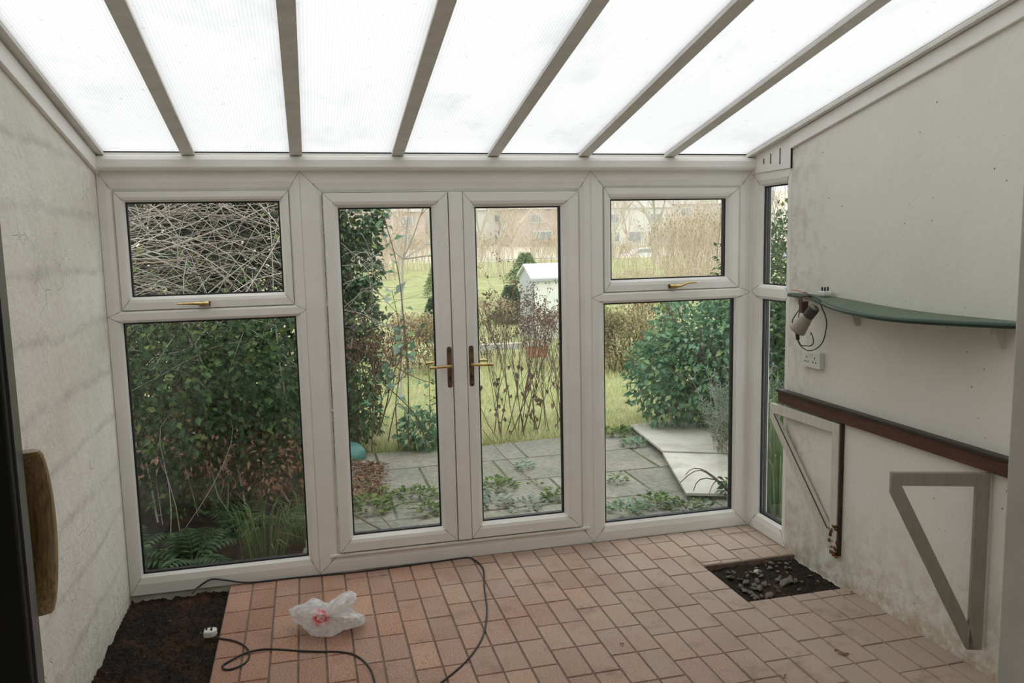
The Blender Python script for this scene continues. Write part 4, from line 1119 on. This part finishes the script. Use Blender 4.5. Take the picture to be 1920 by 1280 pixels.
# -- patio weeds
def weed(px, py, r, n, L, label, mat='leaf_weed', group=None):
    p = fl(px, py, -.1); m = MB()
    for k in range(n):
        a = rnd.uniform(0, 2 * PI); rr = rnd.random() ** .6 * r; q = p + Vector((math.cos(a) * rr, math.sin(a) * rr * .8, rnd.uniform(0, .09) * (1 - rr / r * .6)))
        m.leaf(q, Vector((math.cos(a), math.sin(a), rnd.uniform(0, .9))), Vector((0, 0, 1)) + rv(.4), L * rnd.uniform(.6, 1.2), L * .5)
    plant('patio_weed', label, 'weed', p, [('leaves', m, M[mat])], group)
weed(690, 955, .20, 110, .07, 'broad leafy weed at the bottom left of the left door')
weed(778, 932, .17, 120, .05, 'spreading green weed in a slab joint in the left door view')
weed(800, 962, .12, 70, .055, 'small weed beside the bottom right of the left door glass')
weed(720, 930, .10, 50, .045, 'low weed strip on the patio below the dead leaves')
weed(930, 915, .16, 110, .055, 'weed with pale green leaves at the bottom left of the right door')
weed(922, 945, .16, 70, .06, 'flat grey green weed at the foot of the right door', 'leaf_grey')
weed(1040, 935, .09, 60, .055, 'compact weed at the bottom right of the right door')
weed(985, 880, .07, 45, .04, 'bright green weed on the slabs in the middle of the right door view', 'leaf_green')
weed(985, 950, .14, 60, .05, 'dark sprawling weed near the foot of the right door', 'leaf_grey')
weed(1175, 960, .16, 110, .05, 'green weed at the bottom left of the right window', 'leaf_green')
weed(1225, 945, .14, 90, .05, 'weed in the slab joint beside the near pale board')
weed(1290, 958, .16, 90, .055, 'low weed below the corner of the near pale board', 'leaf_bramble')
weed(1160, 905, .07, 45, .04, 'tiny weed in a patio joint at the left of the right window')
weed(1190, 835, .12, 80, .05, 'leafy weed at the patio edge beside the far pale board', 'leaf_green')
weed(1155, 815, .16, 90, .06, 'grassy weed clump where the lawn meets the patio')
for px, py, lb in ((1120, 955, 'runner'),):
    pass
stemplant('bramble_cane', [fl(905, 805, .0), fl(940, 850, -.07), fl(985, 890, -.085), fl(1015, 915, -.085), fl(1040, 930, -.085)], 16, .035, 'trailing runner lying across the slabs in the right door view', ('stem_brown', 'leaf_weed'), .004)
# -- grass on the lawn
g = MB()
for k in range(26000):
    t = rnd.random() ** 1.6; y = 2.85 + 7.5 * t
    x = rnd.uniform(.6 + .10 * y, 3.2 + .80 * y)
    z = gz(x, y) - .01; n1 = noise.noise((x * 1.1, y * 1.1, 3))
    H = rnd.uniform(.03, .10) * (1 + .7 * n1) * (1 + y * .06); w = .0035 * (1 + y * .10)
    a = rnd.uniform(0, 2 * PI); le = Vector((math.cos(a), math.sin(a), 0)) * H * .6; sd = Vector((-math.sin(a), math.cos(a), 0)) * w
    p = Vector((x, y, z)); g.add([p - sd, p + sd, p + le + Vector((0, 0, H))], [(0, 1, 2)])
tag(g.build('lawn_grass', M['grass']), 'rough yellowish grass growing over the lawn', 'grass', kind='stuff')

# ------------------------------------------------------------------ shed, pot, edging
sh = thing('garden_shed', 'white metal garden shed with a pale pitched roof across the lawn', 'shed', (0, 0, 0))
ysh = 12.0
pl_ = atY(1001, 640, ysh); gsh = gz(pl_.x, ysh) - .02
ze = atY(1001, 523, ysh).z; 
pA = Vector((pl_.x, ysh, gsh))                   # near left corner
dl = Vector((-.28, 1.0, 0)).normalized() if False else Vector((atY(976, 600, ysh + 1.3).x - pl_.x, 1.3, 0)); dl2 = dl; dr = Vector((1.0, .10, 0)).normalized()
Lw = (atY(1108, 560, ysh).x - pl_.x)
sh.location = pA
cor = [pA, pA + dr * Lw, pA + dr * Lw + dl2, pA + dl2]
hE = ze - gsh
f = MB(); f.prism([cor[0], cor[1], cor[1] + Vector((0, 0, hE)), cor[0] + Vector((0, 0, hE))], dl2 * .02); f.build('wall_panel', M['shed_white'], sh); f = MB()
f.prism([cor[3], cor[2], cor[2] + Vector((0, 0, hE)), cor[3] + Vector((0, 0, hE))], dl2 * -.02)
f.build('wall_panel', M['shed_white'], sh)
rh = .27
for e in (0, 1):
    a, b = (cor[0], cor[3]) if e == 0 else (cor[1], cor[2])
    m_ = (a + b) / 2
    f = MB(); f.prism([a, b, b + Vector((0, 0, hE)), m_ + Vector((0, 0, hE + rh)), a + Vector((0, 0, hE))], dr * (.03 if e == 0 else -.03)); f.build('gable_end', M['shed_grey'], sh)
f = MB(); o_ = -dr * .06
m0 = (cor[0] + cor[3]) / 2 + Vector((0, 0, hE + rh)) + o_; m1 = (cor[1] + cor[2]) / 2 + Vector((0, 0, hE + rh)) - o_
e0 = cor[0] + Vector((0, 0, hE)) + o_ - dl2 * .05; e1 = cor[1] + Vector((0, 0, hE)) - o_ - dl2 * .05; e2 = cor[2] + Vector((0, 0, hE)) - o_ + dl2 * .05; e3 = cor[3] + Vector((0, 0, hE)) + o_ + dl2 * .05
f.prism([e0, e1, m1, m0], (0, 0, .03)); f.prism([m0, m1, e2, e3], (0, 0, .03)); f.build('roof', M['shed_roof'], sh)
f = MB(); f.box(0, 0.03, 0, .03, 0, 0.03)
f = MB(); f.prism([e0, e1, e1 + Vector((0, 0, -.05)), e0 + Vector((0, 0, -.05))], dl2 * .015); f.build('fascia', M['shed_grey'], sh)
p = atY(1006, 655, 8.0); g0 = gz(p.x, 8.0)
pz0, pz1 = atY(1006, 669, 8.0).z, atY(1006, 643, 8.0).z
tp = thing('terracotta_pot', 'terracotta trough pot standing in front of the white shed', 'pot', (p.x, 8.0, pz0))
t_ = MB(); t_.add([(p.x + a * u, 8.0 + b * v, z) for z, a, b in ((pz0, .135, .09), (pz1, .17, .115), (pz1, .15, .095), (pz0 + .03, .12, .075)) for u, v in ((-1, -1), (1, -1), (1, 1), (-1, 1))],
    [(k * 4 + q, k * 4 + (q + 1) % 4, (k + 1) * 4 + (q + 1) % 4, (k + 1) * 4 + q) for k in range(3) for q in range(4)] + [(3, 2, 1, 0), (12, 13, 14, 15)])
t_.build('body', M['terracotta'], tp)
t_ = MB(); t_.ring((p.x - .182, p.x + .182, 7.873, 8.127), (p.x - .15, p.x + .15, 7.905, 8.095), [(0, pz1 + .012), (0, pz1 - .03), (1, pz1 - .03), (1, pz1 + .012)], lambda u, v, d: (u, v, d))
t_.build('rim', M['edging'], tp)
p = atY(930, 650, 8.3); e_ = MB()
for k in range(5): e_.box(p.x - .42 + k * .168, p.x - .25 + k * .168, 8.3, 8.42, atY(930, 657, 8.3).z, atY(930, 645, 8.3).z)
tag(e_.build('stone_edging', M['edging'], bevel=.01), 'low pale stone edging beyond the lawn, left of the terracotta pot', 'edging')
def conifer(px, y, w, top_py, label, mat='conifer'):
    x = atY(px, 500, y).x; g0 = gz(x, y); h = atY(px, top_py, y).z - g0; f = MB(); s = MB()
    s.tube([(x, y, g0), (x, y, g0 + h * .9)], w * .06, .01, 5)
    for k in range(1900):
        t = rnd.random() ** .8; a = rnd.uniform(0, 2 * PI); r = w * (1 - t) * rnd.uniform(.35, 1) + .02
        q = Vector((x + math.cos(a) * r, y + math.sin(a) * r, g0 + h * (.06 + .94 * t)))
        f.leaf(q, Vector((math.cos(a), math.sin(a), -.2)) + rv(.5), Vector((0, 0, 1)) + rv(.5), w * .3, w * .1)
    plant('conifer', label, 'tree', (x, y, g0), [('needles', f, M[mat]), ('trunk', s, M['stem_brown'])])
conifer(812, 13, .42, 560, 'small dark conifer across the lawn behind the tan shrub')
conifer(957, 15, .5, 535, 'bushy conifer beside the left gable of the white shed')
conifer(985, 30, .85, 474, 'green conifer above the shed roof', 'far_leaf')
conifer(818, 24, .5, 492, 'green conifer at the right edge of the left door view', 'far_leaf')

# ------------------------------------------------------------------ far side of the valley
def far_tree(h, depth, seed, mat):
    rnd.seed(seed); s = MB(); t = MB()
    t.tube([(0, 0, -.3), (rnd.uniform(-.1, .1), 0, h * .3)], h * .022, h * .016, 6)
    for k in range(5): grow(s, Vector((0, 0, h * rnd.uniform(.18, .3))), Vector((rnd.uniform(-.7, .7), rnd.uniform(-.7, .7), 1)), h * .27, h * .012, depth, .6, 3, .15)
    o = thing('bare_tree', None, 'tree', (0, 0, 0)); s.build('branches', M[mat], o); t.build('trunk', M[mat], o); return o
protos = [far_tree(9, 5, 11, 'far_twig'), far_tree(8, 5, 12, 'far_twig'), far_tree(7, 5, 13, 'scrub')]
used = set()
def put_tree(px, y, k, s, label, group=None):
    o = protos[k]
    if k in used: o = copy_tree(protos[k])
    used.add(k)
    x = atY(px, 450, y).x; o.location = (x, y, gz(x, y)); o.scale = (s, s, s); o.rotation_euler = (0, 0, rnd.uniform(0, 6))
    tag(o, label, 'tree', group)
put_tree(1228, 48, 0, .95, 'bare spreading tree in the middle of the upper right window')
G_ = 'bare trees across the valley'
rnd.seed(5)
for px, y, k, s in ((650, 70, 1, 1.0), (690, 80, 0, 1), (735, 75, 2, 1), (780, 85, 1, 1.1), (820, 78, 2, 1), (900, 72, 0, .9), (935, 80, 1, 1), (960, 66, 2, .9), (1000, 74, 1, .9), (1045, 70, 2, 1), (1150, 62, 1, 1), (1175, 88, 2, 1.1), (1255, 95, 1, 1.1), (1290, 75, 2, 1.1), (1325, 80, 1, 1.2), (1350, 66, 0, 1.1), (870, 105, 0, 1.2), (990, 110, 2, 1.2), (1090, 95, 1, 1.2), (1370, 100, 2, 1.2), (720, 110, 1, 1.2), (800, 115, 2, 1.3), (915, 120, 1, 1.2), (1200, 120, 2, 1.3), (1280, 125, 1, 1.4), (1340, 120, 0, 1.4), (600, 90, 1, 1.1), (560, 80, 2, 1.1)):
    put_tree(px, y, k, s * rnd.uniform(.9, 1.1), 'pale bare tree across the valley behind the garden', G_)
sc0 = None
for i, (px, y, s) in enumerate(((1255, 30, 1.1), (1290, 34, 1.2), (1325, 30, 1.15), (1352, 27, 1.2), (1275, 42, 1.5), (1340, 40, 1.6), (1160, 34, .8), (1152, 20, .42), (1190, 22, .45), (1232, 19, .42), (1270, 21, .5), (1310, 20, .5), (1350, 19, .55), (905, 36, 1.0), (1020, 40, 1.0), (720, 42, 1.0), (690, 36, 1.1), (770, 46, 1.0))):
    if sc0 is None:
        rnd.seed(21); m_ = MB(); tf = MB(); tips = []
        for k in range(34): grow(m_, Vector((rnd.uniform(-1.2, 1.2), rnd.uniform(-.6, .6), -.1)), Vector((rnd.gauss(0, .25), rnd.gauss(0, .25), 1)), .85, .02, 3, .45, 3, .2, tips)
        for q, d in tips[::2]: tf.leaf(q, d + rv(.5), udir(), .12, .05)
        sc0 = thing('bare_scrub', None, 'shrub'); m_.build('stems', M['scrub'], sc0); tf.build('foliage', M['leaf_tan'], sc0); o = sc0
    else: o = copy_tree(sc0)
    x = atY(px, 450, y).x; o.location = (x, y, gz(x, y)); o.scale = (s, s, s); o.rotation_euler = (0, 0, rnd.uniform(-.5, .5))
    tag(o, 'pinkish bare scrub beyond the end of the garden', 'shrub', 'bare scrub beyond the garden')
def house(px, y, w, h, rh, mat, label, wins, d=7):
    x = atY(px, 450, y).x; g0 = gz(x, y) - .5; t = thing('house', label, 'house', (x, y, g0))
    b = MB(); b.box(x - w / 2, x + w / 2, y, y + d, g0, g0 + h); b.build('walls', M[mat], t)
    r = MB(); r.prism([(x - w / 2 - .3, y - .3, g0 + h), (x - w / 2 - .3, y + d / 2, g0 + h + rh), (x - w / 2 - .3, y + d + .3, g0 + h)], (w + .6, 0, 0)); r.build('roof', M['roof_tile'], t)
    c = MB(); c.box(x + w * .3, x + w * .3 + .8, y + d / 2 - .4, y + d / 2 + .4, g0 + h + rh * .5, g0 + h + rh + .9); c.build('chimney', M[mat], t)
    for u, zz, ww, hh in wins:
        f = MB(); f.box(x + u - ww / 2, x + u + ww / 2, y - .12, y + .05, g0 + zz, g0 + zz + hh); fo_ = f.build('window_frame', M['house_white'], t)
        n = max(2, int(ww / .7))
        p_ = MB()
        for k in range(n):
            a = x + u - ww / 2 + .1 + (ww - .1) * k / n; p_.box(a, a + (ww - .1) / n - .1, y - .15, y - .1, g0 + zz + .12, g0 + zz + hh - .12)
        p_.build('pane', M['far_glass'], fo_)
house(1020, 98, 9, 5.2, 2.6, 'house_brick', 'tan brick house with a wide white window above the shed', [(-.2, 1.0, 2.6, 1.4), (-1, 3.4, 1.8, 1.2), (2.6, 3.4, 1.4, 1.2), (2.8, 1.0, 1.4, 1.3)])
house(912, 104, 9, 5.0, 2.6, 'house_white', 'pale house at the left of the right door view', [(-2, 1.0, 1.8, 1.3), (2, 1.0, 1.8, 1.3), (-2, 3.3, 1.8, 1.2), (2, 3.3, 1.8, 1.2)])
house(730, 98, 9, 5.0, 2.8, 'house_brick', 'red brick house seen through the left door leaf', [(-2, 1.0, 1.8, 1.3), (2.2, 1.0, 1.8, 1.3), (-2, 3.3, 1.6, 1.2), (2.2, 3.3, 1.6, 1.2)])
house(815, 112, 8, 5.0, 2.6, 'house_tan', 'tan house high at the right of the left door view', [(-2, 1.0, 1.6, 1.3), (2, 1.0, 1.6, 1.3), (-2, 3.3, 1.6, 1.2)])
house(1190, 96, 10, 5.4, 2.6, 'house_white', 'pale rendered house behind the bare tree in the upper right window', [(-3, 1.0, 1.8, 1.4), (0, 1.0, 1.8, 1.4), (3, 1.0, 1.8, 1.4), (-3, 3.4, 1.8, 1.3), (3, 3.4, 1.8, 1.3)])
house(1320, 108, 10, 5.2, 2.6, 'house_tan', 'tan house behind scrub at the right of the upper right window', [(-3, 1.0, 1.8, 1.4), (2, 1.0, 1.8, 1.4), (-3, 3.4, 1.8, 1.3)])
rd = MB(); rd.add([(x, y, gz(x, y) + .05) for y in (80, 84) for x in range(-20, 80, 4)], [(i, i + 1, i + 26, i + 25) for i in range(24)]); tag(rd.build('road', M['tarmac']), 'grey road across the valley', 'road', kind='structure')
# white car
x = atY(1210, 480, 78).x; y = 78; g0 = atY(1210, 490, 78).z
car = thing('car', 'white car parked across the valley, seen in the upper right window', 'car', (x, y, g0))
b = MB(); b.prism([(x - 2.0, y, g0 + .3), (x - 2.05, y, g0 + .75), (x - 1.3, y, g0 + .92), (x - .6, y, g0 + 1.42), (x + .9, y, g0 + 1.45), (x + 1.6, y, g0 + 1.0), (x + 2.05, y, g0 + .9), (x + 2.05, y, g0 + .3)], (0, 1.7, 0)); b.build('body', M['car'], car, bevel=.08)
b = MB(); b.prism([(x - 1.1, y - .02, g0 + .95), (x - .52, y - .02, g0 + 1.36), (x + .85, y - .02, g0 + 1.38), (x + 1.4, y - .02, g0 + .98)], (0, .05, 0)); b.build('side_window', M['far_glass'], car)
for dx in (-1.25, 1.3):
    b = MB(); b.tube([(x + dx, y - .03, g0 + .32), (x + dx, y + .2, g0 + .32)], .33, k=16); b.build('wheel', M['tyre'], car)
